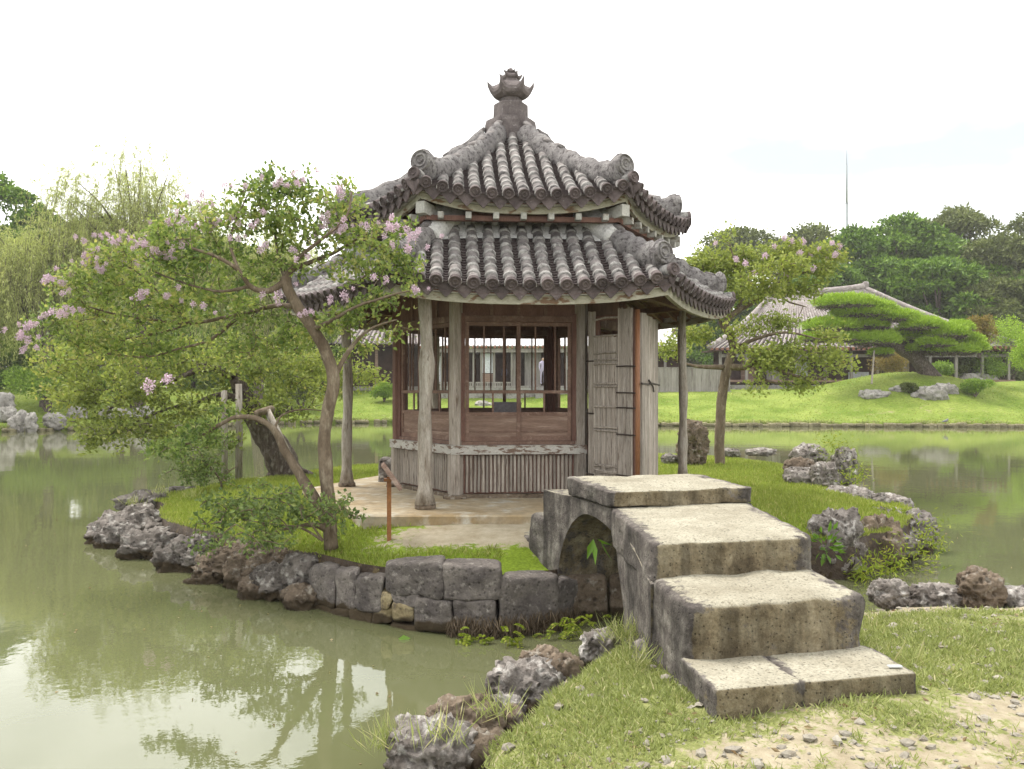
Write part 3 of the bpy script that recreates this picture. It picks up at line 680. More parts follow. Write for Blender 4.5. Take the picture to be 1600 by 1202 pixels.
# ------------------------------------------------------------------ stone arch bridge with steps
LP = np.array([(.97, 4.1), (.927, 4.56), (.836, 5.2), (.76, 6.53), (.483, 7.2), (.285, 7.7), (.16, 8.0), (.04, 8.4), (-.02, 8.65)])
RP = np.array([(2.06, 4.36), (1.985, 4.81), (1.925, 5.46), (1.88, 6.78), (1.61, 7.45), (1.42, 7.95), (1.3, 8.25), (1.18, 8.65), (1.12, 8.9)])
TP = np.array([0, 1, 2, 3, 4, 5, 6, 7, 8.0])
def lpt(t): return np.array([np.interp(t, TP, LP[:, 0]), np.interp(t, TP, LP[:, 1])])
def rpt(t): return np.array([np.interp(t, TP, RP[:, 0]), np.interp(t, TP, RP[:, 1])])
BO = np.array([1.0, 6.3, 0.0])
def crust_of(P):
    """how much lichen crust: full on the two sides, partial at the ends of each tread"""
    x, y, z = P[:, 0], P[:, 1], P[:, 2]
    side = sstep((np.abs(x) - .93) / .07)
    top = np.where(z > .9, .08 + .5 * sstep((np.abs(x) - .62) / .38) + .22 * sstep((y - .75) / .25), 0)
    front = np.where(y < -.95, .12 + .55 * sstep((x - .45) / .5), 0)
    return np.clip(np.maximum.reduce([side, top, front, np.where(z < -.9, .5, 0)]), 0, 1)
def step_block(name, e, t0, t1, z0a, z1a, z1b, n=26, seed=0, over=0.0, exp=15, amp=.03):
    c8 = []
    for bx in (0, 1):
        for by in (0, 1):
            for bz in (0, 1):
                p = (rpt if bx else lpt)(t1 if by else t0)
                dx = (over if bx else -over)
                c8.append(np.array([p[0] + dx, p[1], (z1b if by else z1a) if bz else z0a]) - BO)
    V, F = block(c8, n, exp, amp, 5.0, seed, .045)
    V = vdisp(V, .016, 3.0, seed); V = vdisp(V, .006, 16, seed + 3)
    return obj(name, V, F, MAT['bridge_stone'], e, smooth=True, attr={'crust': ('POINT', crust_of(_CG[n][0]))})
def bridge():
    e = empty('stone_bridge', BO, 'old arched limestone footbridge with worn steps onto the island', 'bridge')
    # bottom slab in two pieces with a joint
    def slab(x0, x1, seed):
        a0, a1 = np.array([.97, 4.12]), np.array([2.06, 4.38]); b0, b1 = np.array([.90, 4.62]), np.array([1.98, 4.86])
        c8 = []
        for u in (x0, x1):
            for by in (0, 1):
                p = (a0 + (a1 - a0) * u) if by == 0 else (b0 + (b1 - b0) * u)
                for bz in (0, 1): c8.append(np.array([p[0], p[1], .565 if bz else .32]) - BO)
        V, F = block(c8, 24, 34, .022, 5, seed, .03)
        obj('step', V, F, MAT['bridge_stone'], e, smooth=True, attr={'crust': ('POINT', crust_of(_CG[24][0]) * np.where(np.abs(_CG[24][0][:, 0]) > .9, .75, .5))})
    slab(0, .424, 401); slab(.414, 1.0, 402)
    step_block('step', e, 1.0, 2.12, .28, .855, .865, seed=403)
    step_block('step', e, 2.0, 3.08, .80, 1.068, 1.115, seed=404)
    step_block('landing_slab', e, 2.97, 4.15, 1.105, 1.235, 1.265, seed=405, over=.015)
    step_block('step', e, 4.95, 6.05, .3, .865, .865, seed=406)
    step_block('step', e, 5.9, 7.2, .3, .62, .62, seed=407)
    # arch body: two side walls, vault, deck
    ts = np.linspace(2.0, 5.02, 76)
    Lp = np.array([lpt(t) for t in ts]); Rp = np.array([rpt(t) for t in ts])
    ztop = np.where(ts < 3, .83 + .26 * (ts - 2), 1.10)
    YL = Lp[:, 1]; yc = 6.88
    hw = np.where(YL < yc, .80, .56)
    q = 1 - ((YL - yc) / hw) ** 2
    zin = np.where(q > 0, .22 + .78 * np.sqrt(np.clip(q, 0, 1)), -.45)
    zin = np.minimum(zin, ztop - .08)
    a = Acc(); K = 14; crust = []
    def grid(A, cr, flip):
        """A: (n,k,3)"""
        n, k, _ = A.shape; V = vdisp(A.reshape(-1, 3), .016, 4.0, 77); F = []
        for i in range(n - 1):
            for j in range(k - 1):
                f = (i * k + j, (i + 1) * k + j, (i + 1) * k + j + 1, i * k + j + 1); F.append(f[::-1] if flip else f)
        a.add(V - BO, F); crust.append(np.full(len(V), cr) if np.isscalar(cr) else cr.ravel())
    s = np.linspace(0, 1, K)
    def wall(P, flip):
        A = np.zeros((len(ts), K, 3)); A[:, :, :2] = P[:, None, :]; A[:, :, 2] = zin[:, None] + (ztop - zin)[:, None] * s[None, :]
        grid(A, .97, flip)
    wall(Lp, True); wall(Rp, False)
    T = np.zeros((len(ts), 10, 3)); V = T.copy(); u = np.linspace(0, 1, 10)
    T[:, :, :2] = Lp[:, None] * (1 - u)[None, :, None] + Rp[:, None] * u[None, :, None]; V[:, :, :2] = T[:, :, :2]
    T[:, :, 2] = ztop[:, None]; V[:, :, 2] = zin[:, None]
    grid(T, .5, True); grid(V, .42, False)
    E = np.zeros((10, K, 3)); E[:, :, :2] = T[-1, :, None, :2]; E[:, :, 2] = -.4 + 1.5 * s[None, :]
    grid(E, .6, True)
    E2 = E.copy(); E2[:, :, :2] = T[0, :, None, :2]; E2[:, :, 2] = -.4 + 1.23 * s[None, :]; grid(E2, .4, False)
    Vv, F = a.out()
    obj('arch', Vv, F, MAT['bridge_stone'], e, smooth=True, attr={'crust': ('POINT', np.concatenate(crust))})
    # squared stones lining the island foot of the arch
    for i, (u0, u1, z0, z1) in enumerate([(.02, .36, -.3, .40), (.37, .98, .02, .40), (.37, .98, -.35, .01)]):
        p = [lpt(4.30) * (1 - u) + rpt(4.30) * u for u in (u0, u1)]
        c8 = [np.array([p[bx][0], p[bx][1] + (.35 if by else 0), (z1 if bz else z0)]) - BO for bx in (0, 1) for by in (0, 1) for bz in (0, 1)]
        Vb, Fb = block(c8, 12, 9, .02, 6, 420 + i)
        obj('abutment_stone', Vb, Fb, MAT['brown_rock'], e, smooth=True)
bridge()

# ------------------------------------------------------------------ the pavilion
SLAB = .72
slabpts = np.array([(-1.52, 8.73), (1.35, 8.75), (2.85, 11.3), (1.4, 13.9), (-1.55, 13.8), (-2.7, 11.1)])
def slab():
    a = Acc(); c = slabpts.mean(0); n = 6
    P = []
    for i in range(6):
        p, q = slabpts[i], slabpts[(i + 1) % 6]
        for t in np.linspace(0, 1, 14)[:-1]: P.append(p * (1 - t) + q * t)
    P = np.array(P); m = len(P); V = []
    for r, z in ((.02, SLAB), (.5, SLAB), (.9, SLAB), (.992, SLAB), (1.0, SLAB - .012), (1.003, .4)):
        for p in P: V.append((*(c + (p - c) * r), z))
    V = np.array(V); V[:, :2] += .012 * np.stack([fbm(V * 3, 5, 2), fbm(V * 3, 6, 2)], 1); V[:m * 4, 2] += .006 * fbm(V[:m * 4] * 2, 8, 2)
    F = [(i * m + j, i * m + (j + 1) % m, (i + 1) * m + (j + 1) % m, (i + 1) * m + j)[::-1] for i in range(5) for j in range(m)]
    return tag(obj('pavement', V, F, MAT['concrete']), 'ochre stained concrete floor slab round the pavilion', kind='structure')
slab()

PC = np.array([-.017, 11.5, 0.0]); DEL = R(4.3)
PAV = empty('pavilion', PC, 'weathered hexagonal wooden pavilion with two tiers of tiled roof', 'pavilion', rz=DEL)
C30, T30 = math.cos(R(30)), math.tan(R(30))
def fp(k, s, a, z):
    """point of facet k: s along the facet, a out from the centre"""
    f = R(60 * k); return np.array([a * math.sin(f) + s * math.cos(f), -a * math.cos(f) + s * math.sin(f), z])
def fpa(k, s, a, z):
    f = R(60 * k); s, a, z = np.broadcast_arrays(np.asarray(s, float), a, z)
    return np.stack([a * math.sin(f) + s * math.cos(f), -a * math.cos(f) + s * math.sin(f), z], -1)
def fbox(k, s0, s1, a0, a1, z0, z1):
    return np.array([fp(k, s, a, z) for s in (s0, s1) for a in (a0, a1) for z in (z0, z1)]), BOXF
def fpart(name, k, s0, s1, a0, a1, z0, z1, m, parent=None):
    V, F = fbox(k, s0, s1, a0, a1, z0, z1); return obj(name, V, F, MAT[m], parent or PAV)
def corner(k, Rr, z):                                  # corner between facets k and k+1
    f = R(60 * k + 30); return np.array([Rr * math.sin(f), -Rr * math.cos(f), z])

# --- walls
AP, HS = 1.30, .75                                      # wall apothem and half facet
ZF, ZS0, ZS1, ZW0, ZP1, ZM, ZW1, ZT = SLAB, 1.235, 1.34, 1.385, 1.705, 1.965, 2.79, 3.35
for k in range(6):
    c = corner(k, 1.5, 0); f = R(60 * k + 30)
    def post(r, z0, z1, nm, m, Rr, jit):
        pr = [(r, z0), (r * 1.01, z0 + .4), (r * .97, (z0 + z1) / 2), (r, z1)]
        V, F = lathe(pr, 6); V = V + corner(k, Rr, 0)
        V[:, :2] += .006 * np.stack([fbm(V * 4, 3, 2), fbm(V * 4, 4, 2)], 1)
        return obj(nm, V, F, MAT[m], PAV)
    post(.082, ZS1, ZT + .3, 'corner_post', 'grey_wood' if k in (0, 5) else 'dark_wood', 1.48, 0)
    post(.092, SLAB, ZS0, 'base_post', 'grey_wood', 1.49, 0)
    V, F = block(c8box(-.14, .14, -.14, .14, SLAB - .03, SLAB + .045), 6, 5, .008, 9, 500 + k)
    obj('footing_stone', V + corner(k, 1.5, 0), F, MAT['brown_rock'], PAV, smooth=True)
def sash(k, s0, s1, a):
    t = .026; d = .03
    A = Acc()
    for (x0, x1, z0, z1) in ((s0, s0 + .045, ZW0, ZW1), (s1 - .045, s1, ZW0, ZW1)): A.add(*fbox(k, x0, x1, a - d, a, z0, z1))
    for (z0, z1) in ((ZW0, ZW0 + .055), (ZP1 - .02, ZP1 + .02), (ZM - .018, ZM + .018), (ZW1 - .045, ZW1)): A.add(*fbox(k, s0 + .045, s1 - .045, a - d + .002, a - .002, z0, z1))
    r = A.build('window_sash', MAT['red_wood'], PAV)
    for u in (.34, .70): fpart('mullion', k, s0 + (s1 - s0) * u - .009, s0 + (s1 - s0) * u + .009, a - d + .006, a - .006, ZM + .018, ZW1 - .045, 'red_wood', r)
    fpart('mullion', k, s0 + (s1 - s0) * .5 - .011, s0 + (s1 - s0) * .5 + .011, a - d + .006, a - .006, ZP1 + .02, ZM - .018, 'red_wood', r)
    fpart('lower_panel', k, s0 + .045, s1 - .045, a - d + .01, a - .012, ZW0 + .055, ZP1 - .02, 'panel_wood', r)
    fpart('panel_moulding', k, s0 + .045, s1 - .045, a - .011, a - .003, ZW0 + .10, ZW0 + .118, 'red_wood', r)
for k in (0, 5, 4, 3, 2):
    fpart('sill_board', k, -.80, .80, AP - .05, AP + .085, ZS0, ZS1, 'sill_paint')
    fpart('sill_rail', k, -.68, .68, AP - .06, AP + .01, ZS1 + .002, ZW0 - .002, 'red_wood')
    fpart('jamb', k, -.69, -.635, AP - .07, AP + .02, ZW0, ZW1 + .1, 'dark_wood'); fpart('jamb', k, .635, .69, AP - .07, AP + .02, ZW0, ZW1 + .1, 'dark_wood')
    sash(k, -.632, .02, AP); sash(k, -.02, .632, AP - .034)
    fpart('lintel', k, -.635, .635, AP - .06, AP + .02, ZW1 + .002, ZW1 + .075, 'red_wood')
    fpart('transom_board', k, -.69, .69, AP - .03, AP - .008, ZW1 + .077, ZT + .3, 'dark_wood')
    for s in (-.32, 0.0, .32): fpart('transom_batten', k, s - .018, s + .018, AP - .006, AP + .012, ZW1 + .08, ZT + .3, 'red_wood')
    fpart('inner_apron', k, -.69, .69, AP - .12, AP - .10, ZS0 - .05, ZW0 + .2, 'dark_wood')
    # bamboo skirt under the sill
    fpart('skirt_board', k, -.66, .66, AP - .03, AP - .006, SLAB + .05, ZS0 - .002, 'dark_wood')
    fpart('skirt_kerb', k, -.67, .67, AP - .03, AP + .05, SLAB - .01, SLAB + .045, 'brown_rock')
    ns = 27
    for i in range(ns):
        s = -.635 + 1.27 * (i + .5) / ns; wv = random.uniform(.0165, .020)
        hh = ZS0 - .01 - random.uniform(0, .012); lo = SLAB + .062 + random.uniform(0, .012)
        P = np.array([fp(k, s + random.uniform(-.003, .003), AP + .006, lo), fp(k, s, AP + .008, (lo + hh) / 2), fp(k, s + random.uniform(-.003, .003), AP + .006, hh)])
        V, F = tube(P, [wv, wv * .97, wv], 6, True)
        obj('bamboo_slat', V, F, MAT['bamboo'], PAV, smooth=False)
# interior floor, ceiling boards
V = np.array([corner(k, 1.45, ZS0 - .03) for k in range(6)]); obj('inner_floor', np.vstack([V, V - [0, 0, .06]]), [(0, 1, 2, 3, 4, 5), (11, 10, 9, 8, 7, 6)], MAT['dark_wood'], PAV)
V = np.array([corner(k, 1.45, ZT) for k in range(6)]); obj('inner_ceiling', np.vstack([V, V - [0, 0, .03]]), [(0, 1, 2, 3, 4, 5), (11, 10, 9, 8, 7, 6)], MAT['dark_wood'], PAV)

# --- door facet (k = 1): frame, folded bamboo doors standing open
fpart('door_lintel', 1, -.69, .69, AP - .06, AP + .02, ZW1 - .02, ZW1 + .09, 'red_wood')
fpart('transom_board', 1, -.69, .69, AP - .03, AP - .008, ZW1 + .095, ZT + .3, 'dark_wood')
fpart('door_sill', 1, -.69, .69, AP - .10, AP + .06, SLAB - .005, SLAB + .11, 'grey_wood')
def to_local(p):
    q = np.asarray(p, float) - PC; c, s_ = math.cos(-DEL), math.sin(-DEL); return np.array([q[0] * c - q[1] * s_, q[0] * s_ + q[1] * c, q[2]])
DA = np.array([(919 - 800) / FPX * 10.02, 10.02]); DB = np.array([(996 - 800) / FPX * 9.35, 9.35]); DC = np.array([(1021 - 800) / FPX * 10.9, 10.9])
def leafp(A, B, u, off, z):
    d = (B - A) / np.linalg.norm(B - A); nrm = np.array([d[1], -d[0]])
    p = A + (B - A) * u + nrm * off; return to_local((p[0], p[1], z))
def leafbox(A, B, u0, u1, o0, o1, z0, z1): return np.array([leafp(A, B, u, o, z) for u in (u0, u1) for o in (o0, o1) for z in (z0, z1)]), BOXF
ZD0, ZD1 = SLAB + .05, 2.83
a = Acc(); a.add(*leafbox(DA, DB, .0, 1.0, -.02, .0, ZD0, 2.60)); a.add(*leafbox(DA, DB, .0, .24, -.02, .0, 2.60, ZD1)); a.add(*leafbox(DA, DB, .62, 1.0, -.02, .0, 2.60, ZD1)); a.add(*leafbox(DA, DB, .24, .62, -.02, .0, 2.78, ZD1))
door = a.build('door', MAT['dark_wood'], PAV); door['label'] = 'bamboo clad door leaf swung outwards by the bridge'
def canes(A, B, parent, u0, u1, n, z0, z1, off=.008, r=.0095, m='bamboo'):
    for i in range(n):
        u = u0 + (u1 - u0) * (i + .5) / n; h = z1 - random.uniform(0, .02)
        P = [leafp(A, B, u, off, z0 + random.uniform(0, .015)), leafp(A, B, u + random.uniform(-.004, .004), off, (z0 + h) / 2), leafp(A, B, u, off, h)]
        V, F = tube(np.array(P), np.linalg.norm(B - A) * (u1 - u0) / n * .5, 5); obj('cane', V, F, MAT[m], parent)
canes(DA, DB, door, .02, .17, 4, ZD0, 2.9); canes(DA, DB, door, .17, .63, 16, ZD0, 2.60, .006); canes(DA, DB, door, .64, .93, 9, ZD0, 2.9, .014)
for z, tilt in ((2.60, 0), (2.40, .01), (2.33, 0), (2.28, .005), (2.06, 0), (2.03, 0), (1.80, .0), (1.56, .01), (1.53, .0), (1.12, .02), (1.08, -.01), (1.05, .01), (1.16, -.04), (2.785, 0.02)):
    V, F = tube(np.array([leafp(DA, DB, .16, .022, z), leafp(DA, DB, .40, .026, z + tilt), leafp(DA, DB, .64, .022, z + tilt * .5)]), .011, 6)
    obj('batten', V, F, MAT['bamboo'], door)
for z in (2.25, 1.96, 1.795, 1.50, 1.05):
    V, F = tube(np.array([leafp(DA, DB, .63, .03, z), leafp(DA, DB, .80, .036, z), leafp(DA, DB, 1.0, .03, z - .004)]), .008, 6); obj('tie_rod', V, F, MAT['iron'], door)
for z in (2.32, 1.72, 1.02):
    V, F = tube(np.array([leafp(DA, DB, .01, .03, z), leafp(DA, DB, .16, .03, z)]), .008, 6); obj('tie_rod', V, F, MAT['iron'], door)
V, F = tube(np.array([leafp(DA, DB, 1.0, .0, ZD0 - .02), leafp(DA, DB, 1.005, .0, 1.7), leafp(DA, DB, 1.0, .0, 2.86)]), .028, 10); obj('door_pole', V, F, MAT['bamboo_pole'], PAV, smooth=True)
V, F = leafbox(DB, DC, .03, 1.0, -.05, .0, ZD0, 2.84); door2 = obj('door', V, F, MAT['dark_wood'], PAV); door2['label'] = 'narrow grey bamboo leaf folded back to the jamb'
canes(DB, DC, door2, .03, 1.0, 15, ZD0, 2.85, .012)
V, F = tube(np.array([leafp(DB, DC, -.03, .05, 2.06), leafp(DB, DC, .3, .06, 2.05), leafp(DB, DC, .55, .06, 2.065), leafp(DB, DC, 1.15, .05, 2.05)]), .012, 6); obj('latch_rope', V, F, MAT['iron'], door2)
V, F = tube(np.array([leafp(DB, DC, .3, .07, 2.10), leafp(DB, DC, .5, .08, 2.03), leafp(DB, DC, .62, .07, 1.97)]), .01, 6); obj('latch_rope', V, F, MAT['iron'], door2)

# --- outer pillars
def pillar(px, Y, top, seed, base_y=None, r=.066):
    x = (px - 800) / FPX * Y; zs = np.linspace(SLAB + .05, top, 15)
    P = np.stack([x + .018 * np.sin(zs * 3 + seed) * (zs - SLAB) / 2, Y + .015 * np.cos(zs * 2.3 + seed), zs], 1)
    rad = r * (1.14 - .16 * (zs - zs[0]) / (zs[-1] - zs[0])) + .006 * np.sin(zs * 9 + seed); rad[0] *= 1.38; rad[1] *= 1.05
    if seed == 1: rad[9] += .022; rad[8] += .006
    P = np.array([to_local(p) for p in P]); V, F = tube(P, rad, 12)
    V = vdisp(V, .008, 7, seed)
    o = obj('pillar', V, F, MAT['bark_post'], PAV, smooth=True)
    V, F = lathe([(.10, SLAB - .01), (.115, SLAB + .01), (.112, SLAB + .045), (.095, SLAB + .055)], 14); V = V + to_local((x, Y, 0)); obj('pillar_base', V, F, MAT['brown_rock'], PAV, smooth=True)
pillar(664.5, 9.24, 3.12, 1); pillar(542, 11.37, 3.15, 2, r=.06); pillar(1067, 11.8, 3.15, 3, r=.055); pillar(681, 13.4, 3.15, 4); pillar(906, 13.3, 3.15, 5)

# --- roofs
def make_roof(name, prof, Rmax, Rtop, lift, nrows, pitch, course, fascia, label):
    pr = np.array(prof)
    def zs(a, s):
        Rq = np.asarray(a, float) / C30
        base = np.interp(Rq, pr[:, 0], pr[:, 1])
        base = (base + np.interp(Rq - .12, pr[:, 0], pr[:, 1]) + np.interp(Rq + .12, pr[:, 0], pr[:, 1])) / 3 if True else base
        return base + lift * (np.abs(s) / np.maximum(a * T30, 1e-3)) ** 2.6 * (Rq / Rmax) ** 3
    amax, amin = Rmax * C30, Rtop * C30
    roofs = []
    # deck (top and underside) over all six facets
    A = Acc(); na, ns = 12, 17
    for k in range(6):
        al = np.linspace(amin, amax, na); u = np.linspace(-1, 1, ns)
        AA, UU = np.meshgrid(al, u, indexing='ij'); SS = UU * AA * T30
        for dz, flip in ((-.015, True), (-.085, False)):
            V = fpa(k, SS, AA, zs(AA, SS) + dz).reshape(-1, 3); F = []
            for i in range(na - 1):
                for j in range(ns - 1):
                    f = (i * ns + j, i * ns + j + 1, (i + 1) * ns + j + 1, (i + 1) * ns + j); F.append(f[::-1] if flip else f)
            A.add(V, F, 0 if dz > -.05 else 1)
    root = A.build(name, [MAT['tile_dark'], MAT['dark_wood']], PAV, smooth=True); root['label'] = label
    # round cover tiles, each laid into the one below with a collar of mortar
    sides = 9; th = np.linspace(-.15, PI + .15, sides)
    def tile_mesh(L, r, seed):
        V = []; F = []; mi = []; prof_ = [(0, r * 1.13), (.055, r * 1.13), (.058, r * 1.0), (L * .7, r * .97), (L + .02, r * .95)]
        for (y, rr) in prof_:
            for t in th: V.append((rr * math.cos(t), y, rr * math.sin(t) * 1.02))
        V = np.array(V); V += .004 * np.stack([vnoise(V * 40, seed), vnoise(V * 40, seed + 1), vnoise(V * 40, seed + 2)], 1)
        for i in range(len(prof_) - 1):
            for j in range(sides - 1):
                F.append((i * sides + j, (i + 1) * sides + j, (i + 1) * sides + j + 1, i * sides + j + 1)); mi.append(1 if i < 2 else 0)
        F.append(tuple(range(sides))); mi.append(1)
        return V, F, mi
    r = pitch * .335
    protos = [tile_mesh(course, r, 600 + i) for i in range(5)]
    pm = [make_mesh('roof_tile', V, F, [MAT['tile'], MAT['mortar']], smooth=True, mi=mi) for V, F, mi in protos]
    rows = [(i - (nrows - 1) / 2) * pitch for i in range(nrows)]
    rest = Acc(); todo = []
    discs = []; drips = []
    V, F = lathe([(0.001, .0), (r * .30, .004), (r * .36, .012), (r * .48, .012), (r * .55, .003), (r * .78, .003), (r * .86, .014), (r * 1.03, .014), (r * 1.03, -.05)], 16, False)
    discm = make_mesh('eave_disc', V, F, MAT['tile_dark'], smooth=False)
    dw = pitch * .60
    dV = np.array([(-dw, 0, .05), (dw, 0, .05), (dw * .95, 0, .0), (dw * .06, 0, -.105), (-dw * .06, 0, -.105), (-dw * .95, 0, 0)]); dV = np.vstack([dV, dV + [0, .02, 0]])
    dF = [(0, 1, 2, 3, 4, 5)[::-1], (6, 7, 8, 9, 10, 11)] + [(i, (i + 1) % 6, 6 + (i + 1) % 6, 6 + i) for i in range(6)]
    dripm = make_mesh('drip_tile', dV, dF, MAT['tile_dark'])
    pan = Acc()
    def frame(k, s, a, up):
        """matrix laying y up the slope, z along the slope normal"""
        e = .02; p0 = fpa(k, s, a, zs(a, s)); p1 = fpa(k, s, a - e, zs(a - e, s)); y = unit(p1 - p0); x = np.array([math.cos(R(60 * k)), math.sin(R(60 * k)), 0]); z = np.cross(x, y); return np.array(p0), x, y, z
    for k in range(6):
        for s in rows:
            jit = random.uniform(-.006, .006)
            a = amax + .03; atop = max(amin + .02, abs(s) / T30 + .10); i = 0
            while a > atop:
                p, x, y, z = frame(k, s + jit + random.uniform(-.004, .004), a, 0)
                p = p + z * (r * .30 + random.uniform(-.004, .004))
                todo.append((k, p, x, y, z, random.randrange(5)))
                if i == 0: discs.append((k, p, x, y, z))
                a -= course * abs(y[0] * math.sin(R(60 * k)) - y[1] * math.cos(R(60 * k))); i += 1
        for s in [(i - nrows / 2) * pitch for i in range(nrows + 1)]:
            if abs(s) / T30 > amax - .02: continue
            p, x, y, z = frame(k, s, amax + .005, 0); drips.append((k, p - z * .035 - y * .012, x, y, z))
            # stepped pan tiles in the channel
            a = amax + .01; atop = max(amin, abs(s) / T30)
            while a > atop:
                p, x, y, z = frame(k, s, a, 0); wv = pitch * .34
                b0 = p + z * .030; b1 = p + y * .066 + z * .004
                V = [b0 - x * wv + z * .012, b0 + z * -.004, b0 + x * wv + z * .012, b1 - x * wv + z * .012, b1, b1 + x * wv + z * .012, b0 - x * wv - z * .02, b0 - z * .03, b0 + x * wv - z * .02]
                pan.add(V, [(0, 1, 4, 3), (1, 2, 5, 4), (6, 7, 1, 0), (7, 8, 2, 1)]); a -= .052
    pan_o = pan.build('pan_tile_courses', MAT['tile_dark'], root); pan_o['kind'] = 'stuff'
    def mat4(p, x, y, z): return Matrix(((x[0], y[0], z[0], p[0]), (x[1], y[1], z[1], p[1]), (x[2], y[2], z[2], p[2]), (0, 0, 0, 1)))
    def vis(k): return {0: 0, 1: 1, 5: 1}.get(k, 9)
    eyeL = to_local((0, 0, EYE))
    todo.sort(key=lambda q: (vis(q[0]), np.linalg.norm(q[1] - eyeL)))
    lim = TILE_LIMIT[name]
    for n, (k, p, x, y, z, v) in enumerate(todo):
        if n < lim:
            o = link('roof_tile', pm[v], root); o.matrix_local = mat4(p, x, y, z)
        else:
            V, F, mi = protos[v]; W = p + V[:, :1] * x + V[:, 1:2] * y + V[:, 2:3] * z
            for f, q in zip(F, mi): rest.F.append(tuple(i + rest.n for i in f)); rest.mi.append(q)
            rest.V.append(W); rest.n += len(W)
    if rest.n: rest.build('rear_tile_courses', [MAT['tile'], MAT['mortar']], root, smooth=True)['kind'] = 'stuff'
    for (k, p, x, y, z) in discs:
        # the end disc faces down and out along the row
        o = link('eave_disc', discm, root); ang = random.uniform(0, 6); cx, sx = math.cos(ang), math.sin(ang)
        o.matrix_local = mat4(p - y * .01 + z * r * .25, x * cx + z * sx, -x * sx * -1 * -1 + z * cx, -y)
    for (k, p, x, y, z) in drips:
        o = link('drip_tile', dripm, root); yy = np.array([-math.sin(R(60 * k)), math.cos(R(60 * k)), 0]); o.matrix_local = mat4(p, x, yy, np.array([0, 0, 1.0]))
    # eave boards: two stacked strips following the rising eave
    for (dz0, dz1, da, th_, m) in fascia:
        for k in range(6):
            u = np.linspace(-1, 1, 17); av = amax - da; sv = u * av * T30
            z = zs(amax, u * amax * T30); V = []
            for uu, s_, zz in zip(u, sv, z):
                for aa in (av, av - th_):
                    st = s_ * aa / av
                    for dz in (dz0, dz1): V.append(fp(k, st, aa, zz + dz))
            F = []
            for i in range(16):
                b = i * 4; c = b + 4
                F += [(b, b + 1, c + 1, c), (b + 1, b + 3, c + 3, c + 1), (b + 3, b + 2, c + 2, c + 3), (b + 2, b, c, c + 2)]
            obj('eave_board', V, F, MAT[m], root)
    # mortared hip ridges ending in an upturned scroll
    for k in range(6):
        rr = np.linspace(Rtop - .02, Rmax - .14, 26); zz = np.array([zs(q * C30, q * C30 * T30) for q in rr])
        end = np.clip((rr - (Rmax - .55)) / .41, 0, 1)
        P = np.array([corner(k, q, z_ + .075 + .10 * e ** 2.2) for q, z_, e in zip(rr, zz, end)])
        rad = .108 + .012 * np.sin(np.arange(26) * 1.6) + .022 * end ** 2
        V, F = tube(P, rad, 12, True, squash=(1.35, .95)); V = vdisp(V, .03, 5.5, 700 + k); V = vdisp(V, .014, 19, 710 + k)
        obj('hip_ridge', V, F, MAT['ridge_mortar'], root, smooth=True)
        for j in range(0, 24, 3):                        # half buried cap tiles along the crest
            V, F = lathe([(.02, -.07), (.052, -.055), (.056, 0), (.05, .06), (.02, .065)], 8)
            d = unit(P[min(j + 1, 25)] - P[j]); up = np.array([0, 0, 1.0]); sx_ = unit(np.cross(d, up)); nn = np.cross(sx_, d)
            W = P[j] + nn * (rad[j] * 1.06) + V[:, :1] * sx_ + V[:, 1:2] * nn * .6 + V[:, 2:3] * d
            obj('ridge_tile', W, F, MAT['tile'], root, smooth=True)
        e = P[-1]; d = np.array([math.sin(R(60 * k + 30)), -math.cos(R(60 * k + 30)), .12]); d = d / np.linalg.norm(d); sx_ = unit(np.cross(d, [0, 0, 1.0])); nn = np.cross(sx_, d)
        rz_ = .118
        V, F = lathe([(.001, .012), (rz_ * .2, .02), (rz_ * .28, .006), (rz_ * .42, .006), (rz_ * .52, .024), (rz_ * .62, .024), (rz_ * .68, .006), (rz_ * .84, .008), (rz_ * .93, .026), (rz_ * 1.03, .02), (rz_ * 1.08, -.10)], 20, False)
        obj('ridge_end', e + nn * .035 + d * .02 + V[:, :1] * sx_ + V[:, 1:2] * nn + V[:, 2:3] * d, F, MAT['ridge_mortar'], root)
        # small disc below, on the corner itself
        cpos = corner(k, Rmax + .015, float(zs(amax, amax * T30)) + .075)
        V, F = tube(np.array([cpos - d * .30, cpos - d * .1, cpos]), [r * 1.1, r * 1.15, r * 1.12], 12); obj('corner_tile', V, F, MAT['mortar'], root, smooth=True)
        V, F = lathe([(0.001, .0), (r * .30, .006), (r * .4, .012), (r * .5, .0), (r * .82, .0), (r * .9, .014), (r * 1.12, .012), (r * 1.15, -.03)], 16, False)
        obj('eave_disc', cpos + d * .012 + V[:, :1] * sx_ + V[:, 1:2] * nn + V[:, 2:3] * d, F, MAT['tile_dark'], root)
    return root, zs
TILE_LIMIT = {'upper_roof': 140, 'lower_roof': 160}
upper, zsu = make_roof('upper_roof', [(.2, 5.36), (.35, 5.22), (.575, 5.05), (1.15, 4.70), (1.72, 4.385), (2.39, 4.10), (2.7, 3.99)], 2.39, .34, .155, 13, .180, .20,
                [(-.095, -.03, .05, .06, 'beam_paint'), (-.17, -.098, .10, .05, 'fascia_paint')], 'upper tier of grey tiles rising to the finial')
lower, zsl = make_roof('lower_roof', [(1.5, 4.0), (1.73, 3.84), (2.2, 3.52), (2.6, 3.28), (3.0, 3.06), (3.3, 2.92)], 3.0, 1.68, .11, 15, .19, .172,
                [(-.095, -.03, .03, .06, 'plaster'), (-.185, -.098, .055, .05, 'fascia_paint')], 'lower tier of grey tiles over the open veranda')
